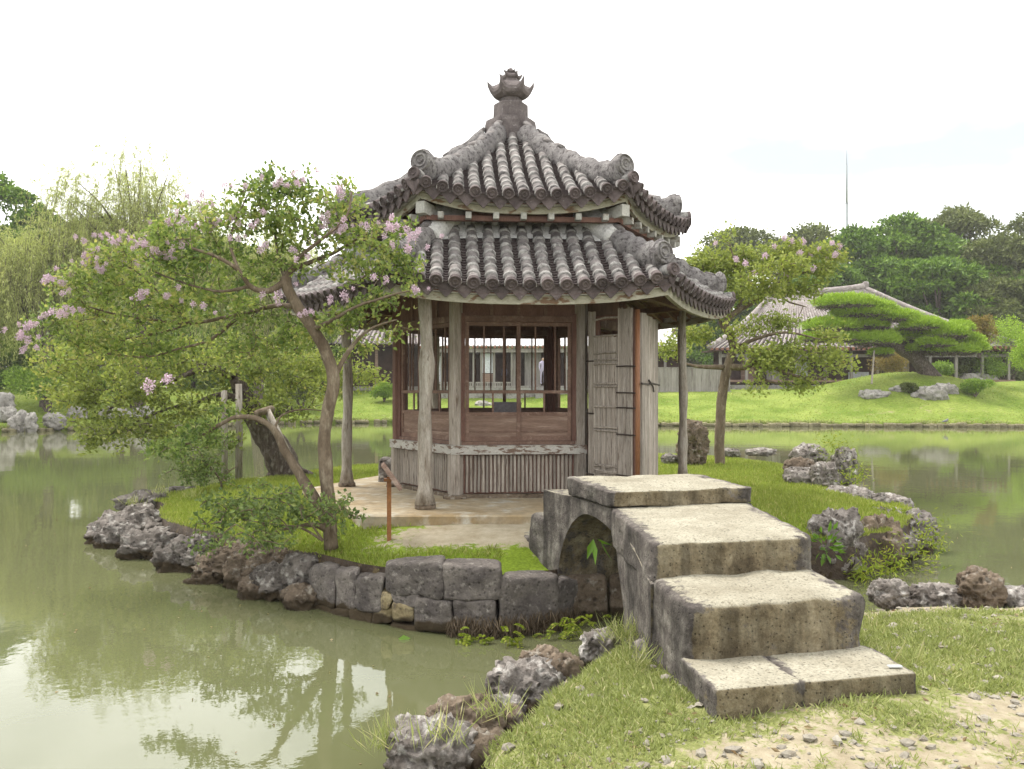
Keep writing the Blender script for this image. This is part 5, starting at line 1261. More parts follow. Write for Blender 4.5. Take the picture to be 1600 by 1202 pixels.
def right_myrtle():
    base = gnd(1127, 727, .55); Yb = base[1]
    def q(pts): return [at(px, py, Yb + dy) for px, py, dy in pts]
    paths = [(q([(1126, 732, 0), (1124, 690, 0), (1126, 650, 0), (1131, 600, 0), (1140, 565, 0), (1147, 546, 0)]), .105, .085),
             (q([(1147, 546, 0), (1140, 520, .1), (1134, 505, .1), (1150, 488, .1), (1180, 470, .1), (1205, 450, .2), (1240, 430, .2), (1290, 420, .2)]), .09, .02),
             (q([(1140, 525, .1), (1128, 510, .2), (1120, 480, .3), (1110, 440, .4), (1115, 400, .5)]), .05, .015),
             (q([(1150, 488, .1), (1160, 460, .3), (1150, 420, .3), (1140, 380, .3)]), .04, .012),
             (q([(1130, 574, 0), (1100, 573, -.2), (1075, 570, -.3), (1050, 562, -.4)]), .055, .014), (q([(1138, 573, 0), (1165, 574, -.2), (1182, 566, -.3), (1210, 575, -.5), (1245, 588, -.6), (1290, 590, -.6)]), .07, .016),
             (q([(1178, 572, -.3), (1190, 590, -.4), (1210, 598, -.5), (1240, 602, -.5)]), .04, .012), (q([(1147, 546, 0), (1180, 530, -.4), (1230, 520, -.7), (1280, 530, -.8)]), .05, .012),
             (q([(1120, 480, .3), (1090, 490, .2), (1060, 510, 0), (1040, 540, -.2)]), .03, .01), (q([(1205, 450, .2), (1230, 470, .0), (1260, 480, -.2)]), .03, .01)]
    e = empty('crape_myrtle', base, 'slim yellow green crape myrtle on the island right of the pavilion', 'tree')
    limb_mesh('trunk', paths[:1], 'bark', e, base, 12, .02, 5)
    for p in paths[1:]: limb_mesh('limb', [p], 'bark', e, base, 8, .012, 6)
    cl = [ell(1108, 412, 38, 26, Yb + .4), ell(1132, 372, 18, 14, Yb + .4), ell(1170, 405, 40, 24, Yb + .6), ell(1235, 392, 46, 18, Yb + .2), ell(1290, 405, 36, 22, Yb + .2), ell(1175, 435, 40, 16, Yb - .3), ell(1230, 415, 44, 14, Yb - .4), ell(1090, 450, 36, 22, Yb + .4), ell(1275, 428, 26, 10, Yb), ell(1190, 458, 50, 14, Yb - .2), ell(1245, 452, 40, 10, Yb), ell(1120, 480, 36, 18, Yb + .2), ell(1210, 505, 50, 9, Yb - .4), ell(1165, 515, 40, 9, Yb - .2), ell(1075, 420, 22, 20, Yb + .4), ell(1300, 525, 30, 8, Yb - .7),
          ell(1055, 545, 30, 18, Yb - .3), ell(1085, 525, 34, 14, Yb), ell(1175, 552, 36, 10, Yb - .3), ell(1225, 548, 46, 10, Yb - .6), ell(1290, 552, 46, 11, Yb - .7), ell(1215, 568, 50, 14, Yb - .6), ell(1295, 572, 40, 10, Yb - .7), ell(1185, 602, 22, 8, Yb - .5), ell(1255, 598, 40, 12, Yb - .6), ell(1275, 615, 16, 8, Yb - .6), ell(1130, 430, 34, 24, Yb + .4)]
    tw = Twigs(skel_of(paths[1:])); tw.grow(fill(cl, 680, .42), .007, .02)
    tw.A.build('branchwork', MAT['bark'], e, -base)['kind'] = 'stuff'
    P, D = tw.leaf_points(20, .55, .08); n = len(P)
    cards_obj('crown', P - base, shaped(P, D, 0, 0), .06 + .04 * rng.random(n), .04 + .02 * rng.random(n), 'right_tree_leaf', e, tint=np.clip(.45 + .2 * rng.normal(size=n) + .25 * fbm(P * 1.0, 5, 2), 0, 1))
    bl = [(1210, 385), (1225, 372), (1238, 378), (1250, 395), (1265, 400), (1280, 388), (1292, 405), (1305, 398), (1312, 385), (1300, 380), (1240, 415), (1270, 420), (1165, 412), (1180, 425), (1118, 380), (1150, 405), (1228, 430), (1170, 435), (1195, 400), (1255, 378)]
    blossoms(e, base, [at(x, y, Yb + random.uniform(-.4, .3)) for x, y in bl for _ in range(2)], .062)
    c = at(1290, 556, 22); 
right_myrtle()

# ------------------------------------------------------------------ background trees
def broad_tree(name, px, py_top, wpx, Y, label, leaf='evergreen_leaf', zb=None, n=9000, L=.22, seed=0, clump=26, hang=False, flat=.42, trunkc='dark_bark', low=.18, group=None, dens=1.0):
    top = at(px, py_top, Y); zb = float(lawn_z(top[0], Y)) if zb is None else zb
    base = np.array([top[0], Y, zb]); H = top[2] - zb; Wd = wpx / FPX * Y / 2
    r_ = random.Random(seed)
    e = empty(name, base, label, 'tree', group)
    cl = []
    for i in range(clump):
        a = r_.uniform(0, 2 * PI); u = r_.random(); rad = math.sqrt(u) * .86
        zz = low + (.94 - low) * r_.random() ** .8
        env = math.sqrt(max(0.02, 1 - ((zz - .42) / .60) ** 2)); rad *= env
        c = base + np.array([math.cos(a) * rad * Wd, math.sin(a) * rad * Wd * .8, zz * H]); s = Wd * r_.uniform(.17, .31)
        cl.append((c, np.array([s, s, s * flat * .85])))
    for dx, hz in ((0, .92), (-.35, .84), (.35, .86)): cl.append((base + np.array([dx * Wd, 0, H * hz]), np.array([Wd * .34, Wd * .34, H * .075])))
    limbs = [([base - [0, 0, .3], base + [Wd * .05, 0, H * .2], base + [-Wd * .04, 0, H * .5], base + [0, 0, H * .85]], .035 * H, .008 * H)]
    limb_mesh('trunk', limbs, trunkc, e, base, 8, .02, 2)
    paths = []
    for c, s in cl[:14]:
        st = base + np.array([0, 0, H * r_.uniform(.15, .4)]); paths.append(([st, (st + c) / 2 + [0, 0, H * .05], c - [0, 0, s[2] * .3]], .011 * H, .004 * H))
    limb_mesh('limb', paths, trunkc, e, base, 5, 0)
    # leaves gather on the upper skin of every clump
    vol = np.array([s[0] for c, s in cl]) ** 2; cnt = rng.multinomial(int(n * dens), vol / vol.sum()); PP = []; DD = []
    for (c, s), k in zip(cl, cnt):
        d = unit(rng.normal(size=(k, 3)) + [0, 0, .75 if leaf == 'evergreen_leaf' else .4]); q = .6 + .45 * rng.random(k) ** .6
        wob = 1 + .35 * fbm(d * 3 + c, seed + 3, 2)
        PP.append(c + d * (q * wob)[:, None] * s); DD.append(d)
    P = np.vstack(PP); D = unit(np.vstack(DD) * .7 + .8 * rng.normal(size=P.shape) + [0, 0, -.15])
    m = len(P); cards_obj('crown', P - base, D, L * (.6 + .8 * rng.random(m)), L * .5 * (.7 + .6 * rng.random(m)), leaf, e, tint=np.clip(.42 + .22 * rng.normal(size=m) + .3 * fbm(P / (Wd * .35), seed, 2), 0, 1))
    return e
BT = [('evergreen_tree', 1445, 372, 190, 88, 'evergreen between the broad dark one and the dull green tall one', 'evergreen_leaf'), ('evergreen_tree', 1540, 400, 190, 84, 'evergreen filling the wood above the clipped shrubs', 'evergreen_leaf'), ('evergreen_tree', 1375, 420, 180, 82, 'evergreen right above the roof ridge end', 'evergreen_leaf'), ('evergreen_tree', 1610, 440, 160, 80, 'low evergreen at the right edge above the clipped shrubs', 'evergreen_leaf'), ('evergreen_tree', 1410, 352, 200, 86, 'broad dark evergreen with layered crown behind the right roof ridge', 'evergreen_leaf'), ('evergreen_tree', 1335, 372, 140, 84, 'rounded evergreen beside the tall mast, over the roof ridge', 'evergreen_leaf'),
      ('evergreen_tree', 1500, 340, 190, 92, 'tallest dull green tree of the right wood, just right of its middle', 'dull_leaf'), ('evergreen_tree', 1470, 420, 190, 78, 'evergreen with umbrella like branches above the hip of the roof', 'evergreen_leaf'),
      ('evergreen_tree', 1570, 385, 170, 82, 'dull olive tree near the right edge of the wood', 'dull_leaf'), ('evergreen_tree', 1610, 345, 110, 95, 'thin crowned tree at the far right edge with sky through it', 'dull_leaf'),
      ('evergreen_tree', 1290, 425, 150, 80, 'lower evergreen behind the flowering myrtle and the roof', 'evergreen_leaf'), ('evergreen_tree', 1175, 374, 210, 100, 'blue green tree top behind the slim myrtle, nearest the pavilion roof', 'dull_leaf'),
      ('evergreen_tree', 1270, 372, 200, 98, 'pale tree top between the slim myrtle and the mast', 'dull_leaf'), ('evergreen_tree', 1560, 455, 160, 76, 'dark low evergreen behind the round clipped shrubs', 'dull_leaf'),
      ('evergreen_tree', 1660, 420, 180, 80, 'dark evergreen cut by the right edge of the view', 'dull_leaf'), ('evergreen_tree', 1120, 440, 150, 95, 'dark tree glimpsed under the right eave of the pavilion', 'evergreen_leaf'),
      ('evergreen_tree', -10, 272, 150, 62, 'tall dark evergreen at the left edge behind the willows', 'evergreen_leaf'), ('evergreen_tree', 60, 322, 130, 66, 'evergreen with a ragged top second from the left edge', 'evergreen_leaf'),
      ('evergreen_tree', 520, 440, 240, 72, 'dark tree hidden behind the myrtle just left of the pavilion', 'evergreen_leaf'), ('evergreen_tree', 330, 370, 240, 74, 'green tree behind the willows in the middle of the left bank', 'evergreen_leaf'), ('evergreen_tree', 640, 470, 170, 90, 'dark tree behind the pavilion windows on the left', 'dull_leaf'),
      ('evergreen_tree', 170, 340, 200, 70, 'green tree filling the gap behind the tallest willow', 'evergreen_leaf'), ('evergreen_tree', -60, 400, 200, 52, 'bushy evergreen outside the left edge, only its side showing', 'evergreen_leaf')]
for i, (nm, px, py, wd, Y, lab, leaf) in enumerate(BT):
    thin = (px == 1610 and Y == 95); py -= 16 if px > 1000 else 0
    broad_tree(nm, px, py, wd, Y, lab, leaf, n=(4000 if thin else 24000), L=.46 if Y > 70 else .36, seed=40 + i, clump=16 if thin else 60, group='trees of the garden wood', low=.03, flat=.40 if leaf == 'evergreen_leaf' else .55)

def willow(px, py_top, wpx, Y, label, n_str=520, seed=0, sparse_top=False):
    top = at(px, py_top, Y); zb = float(lawn_z(top[0], Y)); base = np.array([top[0], Y, zb]); H = top[2] - zb; Wd = wpx / FPX * Y / 2
    e = empty('willow', base, label, 'tree', 'weeping willows on the left bank'); paths = [([base - [0, 0, .3], base + [.2, 0, H * .25], base + [0, 0, H * .45]], .028 * H, .018 * H)]; sk = []
    r_ = np.random.default_rng(seed)
    for i in range(22):
        a = r_.uniform(0, 2 * PI); R1 = Wd * r_.uniform(.1, .85); h = H * r_.uniform(.62, 1.0) * (1 - .22 * R1 / Wd)
        p0 = base + [0, 0, H * r_.uniform(.25, .45)]; p3 = base + np.array([math.cos(a) * R1, math.sin(a) * R1 * .7, h]); paths.append(([p0, p0 * .55 + p3 * .45 + [0, 0, H * .08], p3], .008 * H, .0008 * H))
    limb_mesh('trunk', paths[:1], 'dark_bark', e, base, 9, .03, 2); limb_mesh('limb', paths[1:], 'dark_bark', e, base, 5, 0)
    sk = np.vstack([smooth_path(p, 14)[5:] for p, a, b in paths[1:]])
    P = []; D = []; A = Acc()
    for i in range(n_str):
        s = sk[r_.integers(len(sk))] + r_.normal(size=3) * [.45, .45, .25]; out_ = unit(np.array([s[0] - base[0] + r_.normal() * .8, s[1] - base[1] + r_.normal() * .8, 0.0])); L = r_.uniform(1.2, 4.2) * (H / 9.0)
        k = 15; u = np.linspace(0, 1, k)[:, None]; sway = r_.normal(size=3) * [.15, .15, 0]
        Q = s + out_ * (.55 * u ** .6) * L * .5 + sway * u + np.array([0, 0, 1.0]) * (.30 * L * np.sin(np.minimum(u * 2.6, PI)) - L * .95 * u ** 1.6)
        Q = Q[Q[:, 2] > zb + .3]
        if len(Q) < 4: continue
        V, F = tube(Q[::3] - base, .006, 3, False); A.add(V, F)
        m = 48; uu = r_.random(m) * (len(Q) - 1); j = np.clip(uu.astype(int), 0, len(Q) - 2); f = (uu - j)[:, None]; P.append(Q[j] * (1 - f) + Q[j + 1] * f + r_.normal(size=(m, 3)) * .05)
        D.append(unit(Q[j + 1] - Q[j]) + .55 * r_.normal(size=(m, 3)) + [0, 0, -.2])
    A.build('branchwork', MAT['dark_bark'], e)['kind'] = 'stuff'
    P = np.vstack(P); m = len(P); cards_obj('crown', P - base, np.vstack(D), .17 + .1 * rng.random(m), .034, 'willow_leaf', e, tint=np.clip(.45 + .22 * rng.normal(size=m) + .3 * fbm(P / 1.2, seed, 2), 0, 1))
def far_wood():
    n = 60000; X = rng.uniform(-95, 95, n); Y = 104 + 10 * rng.random(n); h = 6.5 + 2.5 * n2(X * .12, Y * .12, 3) + 1.0 * n2(X * .5, Y * .5, 4); h = np.where(X < -8, h + 1.5, h)
    Z = lawn_z(X, Y) + h * rng.random(n) ** .7
    tag(cards_obj('far_wood', np.stack([X, Y, Z], 1), unit(rng.normal(size=(n, 3)) + [0, -.5, 0]), .7 + .5 * rng.random(n), .5, 'dull_leaf'), 'dark undergrowth closing the garden far behind the trees', kind='stuff')
far_wood()
HT = [(-20, 470, 170, 57), (90, 450, 170, 58), (200, 470, 170, 56), (300, 455, 170, 59), (400, 480, 150, 57), (490, 500, 120, 62)]
HL = ['leafy bush tree low on the left bank, first from the left edge', 'leafy bush tree behind the wide left willow', 'leafy bush tree under the tallest willow', 'leafy bush tree between the tallest and the fork willow', 'leafy bush tree behind the myrtle trunk fork', 'leafy bush tree by the dark lodge']
for i, ((px, py, wd, Y), lab) in enumerate(zip(HT, HL)): broad_tree('bush_tree', px, py, wd, Y, lab, 'shrub_leaf' if i % 2 else 'evergreen_leaf', n=9000, L=.3, seed=80 + i, clump=26, group='bush trees on the left bank', low=.0, flat=.6)
willow(215, 196, 330, 47, 'tallest weeping willow with a see-through pale top', 1050, 1)
willow(70, 310, 270, 45, 'wide weeping willow at the left behind the myrtle tips', 1400, 2)
willow(400, 320, 250, 49, 'weeping willow behind the myrtle trunk fork', 1300, 3)
willow(-60, 330, 240, 46, 'weeping willow mostly outside the left edge', 900, 4)

def shrub(name, px, py0, py1, wpx, Y, leaf, label, cat='shrub', n=2600, L=.09, flat=1.0, kind=0, seed=0, group=None):
    Y = lawn_hit(px, py1); a = at(px, py1, Y); b = at(px, py0, Y); h = b[2] - a[2]; wd = wpx / FPX * Y / 2
    e = empty(name, a, label, cat, group); r_ = random.Random(seed + 9)
    limb_mesh('stem', [([a, a + [wd * r_.uniform(-.2, .2), 0, h * .3], a + [wd * x, 0, h * .6]], .03 * h + .02, .01) for x in (-.5, -.1, .3, .55)], 'dark_bark', e, a, 5, 0)
    cl = [(a + np.array([wd * r_.uniform(-.62, .62), wd * r_.uniform(-.5, .5), h * r_.uniform(.42, .82)]), np.array([wd * .42, wd * .42, h * .2])) for _ in range(13)] + [(a + np.array([0, 0, h * .78]), np.array([wd * .5, wd * .5, h * .22]))]
    PP = []; DD = []
    for c, s in cl:
        k = n // 14; d = unit(rng.normal(size=(k, 3)) + [0, 0, .25]); PP.append(c + d * s * (.5 + .55 * rng.random((k, 1)))); DD.append(d)
    P = np.vstack(PP); m = len(P); cards_obj('foliage', P - a, unit(np.vstack(DD) + .7 * rng.normal(size=P.shape)), L * (.6 + .8 * rng.random(m)), L * .5, leaf, e, tint=np.clip(.45 + .25 * rng.normal(size=m), 0, 1))
SH = [('shrub', 75, 572, 648, 130, 43, 'shrub_leaf', 'bright green rounded shrub on the left shore by the white rocks'), ('shrub', 190, 580, 640, 100, 46, 'shrub_leaf', 'green shrub behind the island tree leaves on the left lawn'),
      ('shrub', 600, 598, 628, 46, 55, 'shrub_leaf', 'small fresh green shrub on the lawn just left of the pavilion'), ('round_shrub', 1572, 492, 604, 90, 58, 'pine_needle', 'dense clipped bright green shrub at the right edge'),
      ('round_shrub', 1610, 510, 604, 70, 57, 'pine_needle', 'bright green shrub cut by the right edge of the view'), ('shrub', 1580, 535, 606, 70, 54.5, 'dull_leaf', 'grey green shrub with bare lower stems before the clipped one'),
      ('shrub', 1524, 594, 620, 44, 50, 'shrub_leaf', 'low loose shrub on the lawn below the long grey rock'), ('shrub', 1420, 600, 614, 26, 50.5, 'dull_leaf', 'small grassy tuft between the rocks on the mound'),
      ('shrub', 1530, 494, 560, 46, 66, 'autumn_leaf', 'yellowing shrub behind the pine by the clipped shrub'), ('shrub', 1390, 548, 604, 80, 62, 'autumn_leaf', 'thin twiggy shrub before the veranda beneath the pine'), ('shrub', 1500, 552, 606, 80, 60, 'dull_leaf', 'low shrub in shade right of the pine trunk'), ('shrub', 1548, 548, 604, 60, 60, 'shrub_leaf', 'green shrub between the pine and the grey green one'), ('shrub', 1470, 566, 604, 40, 60, 'shrub_leaf', 'small shrub tucked behind the pine trunk'),
      ('shrub', 470, 590, 640, 60, 60, 'dull_leaf', 'dark shrub on the far lawn behind the myrtle stems')]
for i, (nm, px, y0, y1, wd, Y, leaf, lab) in enumerate(SH): shrub(nm, px, y0, y1, wd, Y, leaf, lab, seed=i, n=5200 if nm == 'round_shrub' else 3400, L=.14 if nm == 'round_shrub' else .15)

def pine():
    Y = 54.0; base = at(1452, 590, Y)
    def q(pts): return [at(px, py, Y + dy) for px, py, dy in pts]
    paths = [(q([(1456, 596, 0), (1444, 575, 0), (1426, 555, -.2), (1404, 543, -.4), (1385, 525, -.5), (1370, 500, -.4), (1350, 480, -.3)]), .62, .16), (q([(1404, 543, -.4), (1440, 530, -.6), (1490, 530, -.8), (1530, 545, -1)]), .2, .06), (q([(1385, 525, -.5), (1340, 520, -.9), (1290, 515, -1.2)]), .16, .05),
             (q([(1370, 500, -.4), (1410, 495, 0), (1470, 500, .2)]), .14, .05), (q([(1426, 555, -.2), (1470, 552, -.6), (1510, 555, -.9)]), .14, .05), (q([(1404, 545, -.4), (1370, 540, -1), (1340, 545, -1.3)]), .1, .04)]
    e = empty('pine_tree', base, 'cloud pruned bright green pine leaning left on the mound', 'tree')
    limb_mesh('trunk', paths[:1], 'dark_bark', e, base, 12, .1, 2)
    for p in paths[1:]: limb_mesh('limb', [p], 'dark_bark', e, base, 7, .03, 2)
    PADS = [(1322, 474, 44, 11), (1362, 482, 34, 10), (1345, 490, 42, 9), (1300, 510, 40, 11), (1352, 508, 34, 9), (1395, 496, 36, 9), (1280, 528, 26, 8), (1325, 528, 30, 8), (1368, 532, 36, 11), (1412, 528, 34, 12), (1440, 508, 30, 10), (1478, 520, 30, 12), (1508, 532, 26, 9), (1486, 548, 36, 8), (1376, 552, 16, 5), (1440, 546, 24, 8), (1524, 544, 18, 7), (1500, 512, 18, 8), (1462, 536, 24, 8)]
    A = Acc()
    for i, (px, py, rx, ry) in enumerate(PADS):
        c, s = ell(px, py, rx * 1.08, ry * 1.28, Y - .9 + random.uniform(-.8, .9)); s[1] = s[0] * .8; k = int(190 * rx)
        d = unit(rng.normal(size=(k, 3)) * [1, 1, .55] + [0, 0, .45]); P = c + d * s * (.55 + .5 * rng.random((k, 1))) * (1 + .25 * fbm(d * 4.5 + i, i, 2))[:, None]
        P[:, 2] = np.maximum(P[:, 2], c[2] - s[2] * (.25 + .2 * rng.random(k)))
        V, F = cards(P - base, unit(d + .5 * rng.normal(size=(k, 3)) + [0, 0, .8]), .15 + .1 * rng.random(k), .04, .1); 
        obj('needle_pad', V, F, MAT['pine_needle'], e, attr={'tint': ('FACE', np.clip(.5 + .25 * rng.normal(size=k), 0, 1))})
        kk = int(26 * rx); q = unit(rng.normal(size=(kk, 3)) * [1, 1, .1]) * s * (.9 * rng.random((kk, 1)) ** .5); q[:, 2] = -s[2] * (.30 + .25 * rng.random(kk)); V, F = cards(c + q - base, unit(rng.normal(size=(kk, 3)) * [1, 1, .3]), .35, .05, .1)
        obj('twig_shade', V, F, MAT['dark_bark'], e)['kind'] = 'stuff'  # dark twig cards added to deepen the shade under each pad
        st = paths[0][0][4]; V, F = tube(np.array([st - base, (st + c) / 2 - base + [0, 0, .1], c - base - [0, 0, s[2] * .3]]), [.06, .05, .03], 5); obj('branch', V, F, MAT['dark_bark'], e)
    a = at(1362, 600, 52); b = at(1366, 548, 52.6); V, F = tube(np.array([a, b]) - a, [.06, .05], 7); tag(obj('prop_pole', V, F, MAT['grey_wood'], None, a), 'thin slanting pole propping the pine at its left side', 'prop')
pine()

# ------------------------------------------------------------------ the garden hall and its wing, far side of the pond
def tiled_slope(A, p00, p10, p11, p01, pitch, r, mi=1, sag=0.0, nseg=6):
    """p00-p10 eave (left,right), p01-p11 ridge; half round tile rows running up the slope"""
    p00, p10, p11, p01 = [np.asarray(p, float) for p in (p00, p10, p11, p01)]
    We = np.linalg.norm(p10 - p00); n = max(2, int(We / pitch)); t = np.linspace(0, 1, nseg)
    nrm = np.cross(p10 - p00, p01 - p00); nrm /= np.linalg.norm(nrm)
    if nrm[2] < 0: nrm = -nrm
    ux = unit(p10 - p00)
    V = []
    for k in (0, 1):
        for v in t: V.append((p00 if k == 0 else p10) * (1 - v) + (p01 if k == 0 else p11) * v - np.array([0, 0, sag * math.sin(PI * v)]))
    A.add(V, [(i, nseg + i, nseg + i + 1, i + 1) for i in range(nseg - 1)], 0)
    for i in range(n):
        u = (i + .5) / n; th = np.linspace(0, PI, 5); V = []
        for v in t:
            c = (p00 * (1 - u) + p10 * u) * (1 - v) + (p01 * (1 - u) + p11 * u) * v - np.array([0, 0, sag * math.sin(PI * v)])
            for a in th: V.append(c + ux * math.cos(a) * r + nrm * math.sin(a) * r)
        F = [(j * 5 + a, j * 5 + a + 1, (j + 1) * 5 + a + 1, (j + 1) * 5 + a)[::-1] for j in range(nseg - 1) for a in range(4)] + [(0, 1, 2, 3, 4)]
        A.add(V, F, mi)
def hall():
    Y = 62.0; e = empty('garden_hall', at(1330, 608, Y), 'large wooden hall with a hipped tile roof behind the pine', 'building'); o = np.array(e.location)
    def P(px, py, dY=0): return at(px, py, Y + dY) - o
    eL, eR = P(1108, 545), P(1600, 542); rL, rR = P(1205, 464, 5.5), P(1350, 452, 5.5)
    # ridge sits over the middle; hips run to the corners
    A = Acc(); tiled_slope(A, eL, eR, rR, rL, .36, .10, sag=.35, nseg=8); root = A.build('roof', [MAT['far_roof_gap'], MAT['far_roof_tile']], e)
    bR = eR + np.array([0, 12, 0]); A = Acc(); tiled_slope(A, eR, bR, rR + np.array([.05, .2, 0]), rR, .36, .10, sag=.35, nseg=8); A.build('roof', [MAT['far_roof_gap'], MAT['far_roof_tile']], e)
    for p, q, nm in ((rL, rR, 'ridge'), (rR, eR, 'hip_ridge'), (rL, eL, 'hip_ridge')):
        u = np.linspace(0, 1, 9)[:, None]; Q = p * (1 - u) + q * u - np.array([0, 0, .35]) * np.sin(PI * u) * (0 if nm == 'ridge' else 1) + [0, 0, .12]
        if nm == 'ridge': Q[:, 2] += .12 * (2 * u[:, 0] - 1) ** 4
        V, F = tube(Q, .24 if nm == 'ridge' else .2, 8, True); obj(nm, V, F, MAT['far_roof_tile'], e, smooth=True)
    V, F = block(c8box(-.2, .25, -.2, .2, 0, .5), 4, 4, .04, 3, 5); obj('ridge_end', V + rR + [.1, 0, .1], F, MAT['far_roof_tile'], e, smooth=True)
    A = Acc(); n = 60
    for i in range(n):
        c = eL + (eR - eL) * (i + .5) / n; V, F = boxv(c[0] - .09, c[0] + .09, c[1] - .05, c[1] + .05, c[2] - .16, c[2] + .06); A.add(V, F)
    A.build('eave_tiles', MAT['red_tile'], e)['kind'] = 'stuff'
    z0 = -.4
    def bx(nm, x0, x1, y0, y1, za, zb, m): V, F = boxv(x0, x1, y0, y1, za, zb); return obj(nm, V, F, MAT[m], e)
    xL, xR = eL[0] + .8, eR[0] - .8
    bx('stone_base', xL - .6, xR + .4, -.2, 9, z0 - .6, .28, 'far_stone'); bx('veranda', xL - .3, xR + .2, .0, 1.4, .5, .66, 'panel_wood')
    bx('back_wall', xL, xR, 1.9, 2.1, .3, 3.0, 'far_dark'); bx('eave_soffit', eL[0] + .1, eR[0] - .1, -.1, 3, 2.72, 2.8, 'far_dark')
    bx('lintel_beam', xL, xR, .32, .5, 2.30, 2.52, 'far_wood')
    k = 0
    for x in np.linspace(xL + .1, xR - .1, 12):
        bx('post', x - .09, x + .09, .3, .48, .2, 2.72, 'far_wood'); k += 1
    for x, wd, m, za, zb in ((P(1352, 0)[0], 1.0, 'screen_white', .62, 1.25), (P(1368, 0)[0], .5, 'screen_white', .62, 1.25), (P(1425, 0)[0], 1.2, 'far_wood', .6, 2.3), (P(1220, 0)[0], 1.0, 'far_wood', .6, 2.3), (P(1265, 0)[0], .9, 'screen_white', .9, 2.0), (P(1180, 0)[0], 1.1, 'panel_wood', .6, 2.3)):
        bx('sliding_panel', x - wd / 2, x + wd / 2, 1.75, 1.85, za, zb, m)
    for x in np.linspace(P(1285, 0)[0], P(1308, 0)[0], 8): bx('vent_bar', x - .03, x + .03, -.26, -.2, -.1, .2, 'far_dark')
    # stepped stone terrace on the left
    bx('terrace_step', P(1140, 0)[0], P(1240, 0)[0], -1.6, .2, -.6, .05, 'far_stone'); bx('terrace_step', P(1142, 0)[0], P(1186, 0)[0], -.8, .3, -.5, .28, 'far_stone')
hall()
def wing():
    Y = 60.0; e = empty('hall_wing', at(860, 608, Y), 'long low wing with a white plastered tile roof behind the pavilion', 'building'); o = np.array(e.location)
    def X(px, dY=0): return at(px, 0, Y + dY)[0] - o[0]
    def Zp(py): return (HOR - py) / FPX * Y
    x0, x1 = X(655), X(1075)
    A = Acc(); tiled_slope(A, (x0, -.2, Zp(541)), (x1, -.2, Zp(541)), (x1 - 1, 3.2, Zp(506)), (x0 + 1, 3.2, Zp(506)), .30, .075); A.build('roof', [MAT['white_plaster'], MAT['white_plaster']], e)
    n = int((x1 - x0) / .30)
    tm, F = lathe([(.03, .22), (.085, .2), (.09, -.05), (.0, -.06)], 7); tm = tm[:, [0, 2, 1]] * [1, -1, 1]; me = make_mesh('eave_tile', tm, F, MAT['red_tile'])
    for i in range(n): link('eave_tile', me, e, (x0 + (i + .5) * .30, -.18, Zp(543)))
    def bx(nm, xa, xb, ya, yb, za, zb, m): V, F = boxv(xa, xb, ya, yb, za, zb); return obj(nm, V, F, MAT[m], e)
    bx('eave_board', x0, x1, -.12, -.02, Zp(551), Zp(545), 'far_wood'); bx('soffit', x0, x1, -.05, 1.9, Zp(551) + .02, Zp(548), 'far_dark')
    bx('stone_base', x0, x1, -.15, 3, -.9, Zp(606), 'far_stone'); bx('floor_edge', x0, x1, -.1, .2, Zp(606) + .01, Zp(603), 'far_wood')
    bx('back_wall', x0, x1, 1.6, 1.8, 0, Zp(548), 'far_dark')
    for px in (660, 690, 722, 740, 752, 772, 800, 812, 860, 884, 904, 930, 960, 1000, 1040, 1070): bx('post', X(px) - .08, X(px) + .08, .1, .26, 0, Zp(549), 'far_wood')
    for (pa, pb, ya, yb, m, d) in ((753, 770, 583, 552, 'screen_white', .3), (752, 773, 597, 584, 'panel_wood', .32), (798, 812, 605, 552, 'far_wood', .3), (820, 846, 604, 550, 'far_wood', .9), (700, 716, 600, 556, 'far_wood', .8), (884, 900, 604, 552, 'far_wood', .3), (885, 894, 578, 556, 'screen_white', .24), (675, 690, 600, 556, 'screen_white', .9), (940, 990, 602, 556, 'far_wood', .5)):
        bx('wall_panel', X(pa), X(pb), d, d + .06, Zp(ya), Zp(yb), m)
    A = Acc()
    for px in np.arange(668, 796, 2.6): V, F = boxv(X(px) - .03, X(px) + .03, -.12, -.08, Zp(606), Zp(599)); A.add(V, F)
    V, F = boxv(X(666), X(798), -.13, -.07, Zp(599) + .002, Zp(597)); A.add(V, F); A.build('balustrade', MAT['far_wood'], e)
    # light coloured entrance with steps, half hidden
    for i in range(3): bx('entrance_step', X(836), X(862), -.9 + .3 * i, -.2, -.9 + i * .2, -.08 + .1 * i, 'far_stone')
wing()
def board_fence():
    Y = 58.5; a0, b0 = at(1008, 612, Y), at(1142, 612, Y); e = empty('board_fence', a0, 'weathered grey board fence between pavilion and hall', 'fence'); L = b0[0] - a0[0]
    pm = [make_mesh('board', *boxv(-.085, .085, -.012 - .006 * k, .012, 0, 1.52 + .02 * k), MAT['far_wood']) for k in range(3)]
    n = int(L / .18)
    for i in range(n): link('board', pm[i % 3], e, ((i + .5) * .18, random.uniform(-.005, .005), .05))
    V, F = boxv(0, L, .015, .06, .3, .38); obj('rail', V, F, MAT['far_wood'], e); V, F = boxv(-.02, L, -.05, .03, 1.58, 1.64); obj('cap_rail', V, F, MAT['far_wood'], e); V, F = boxv(0, L, -.12, .12, -.5, .048); obj('plinth', V, F, MAT['far_stone'], e)
board_fence()
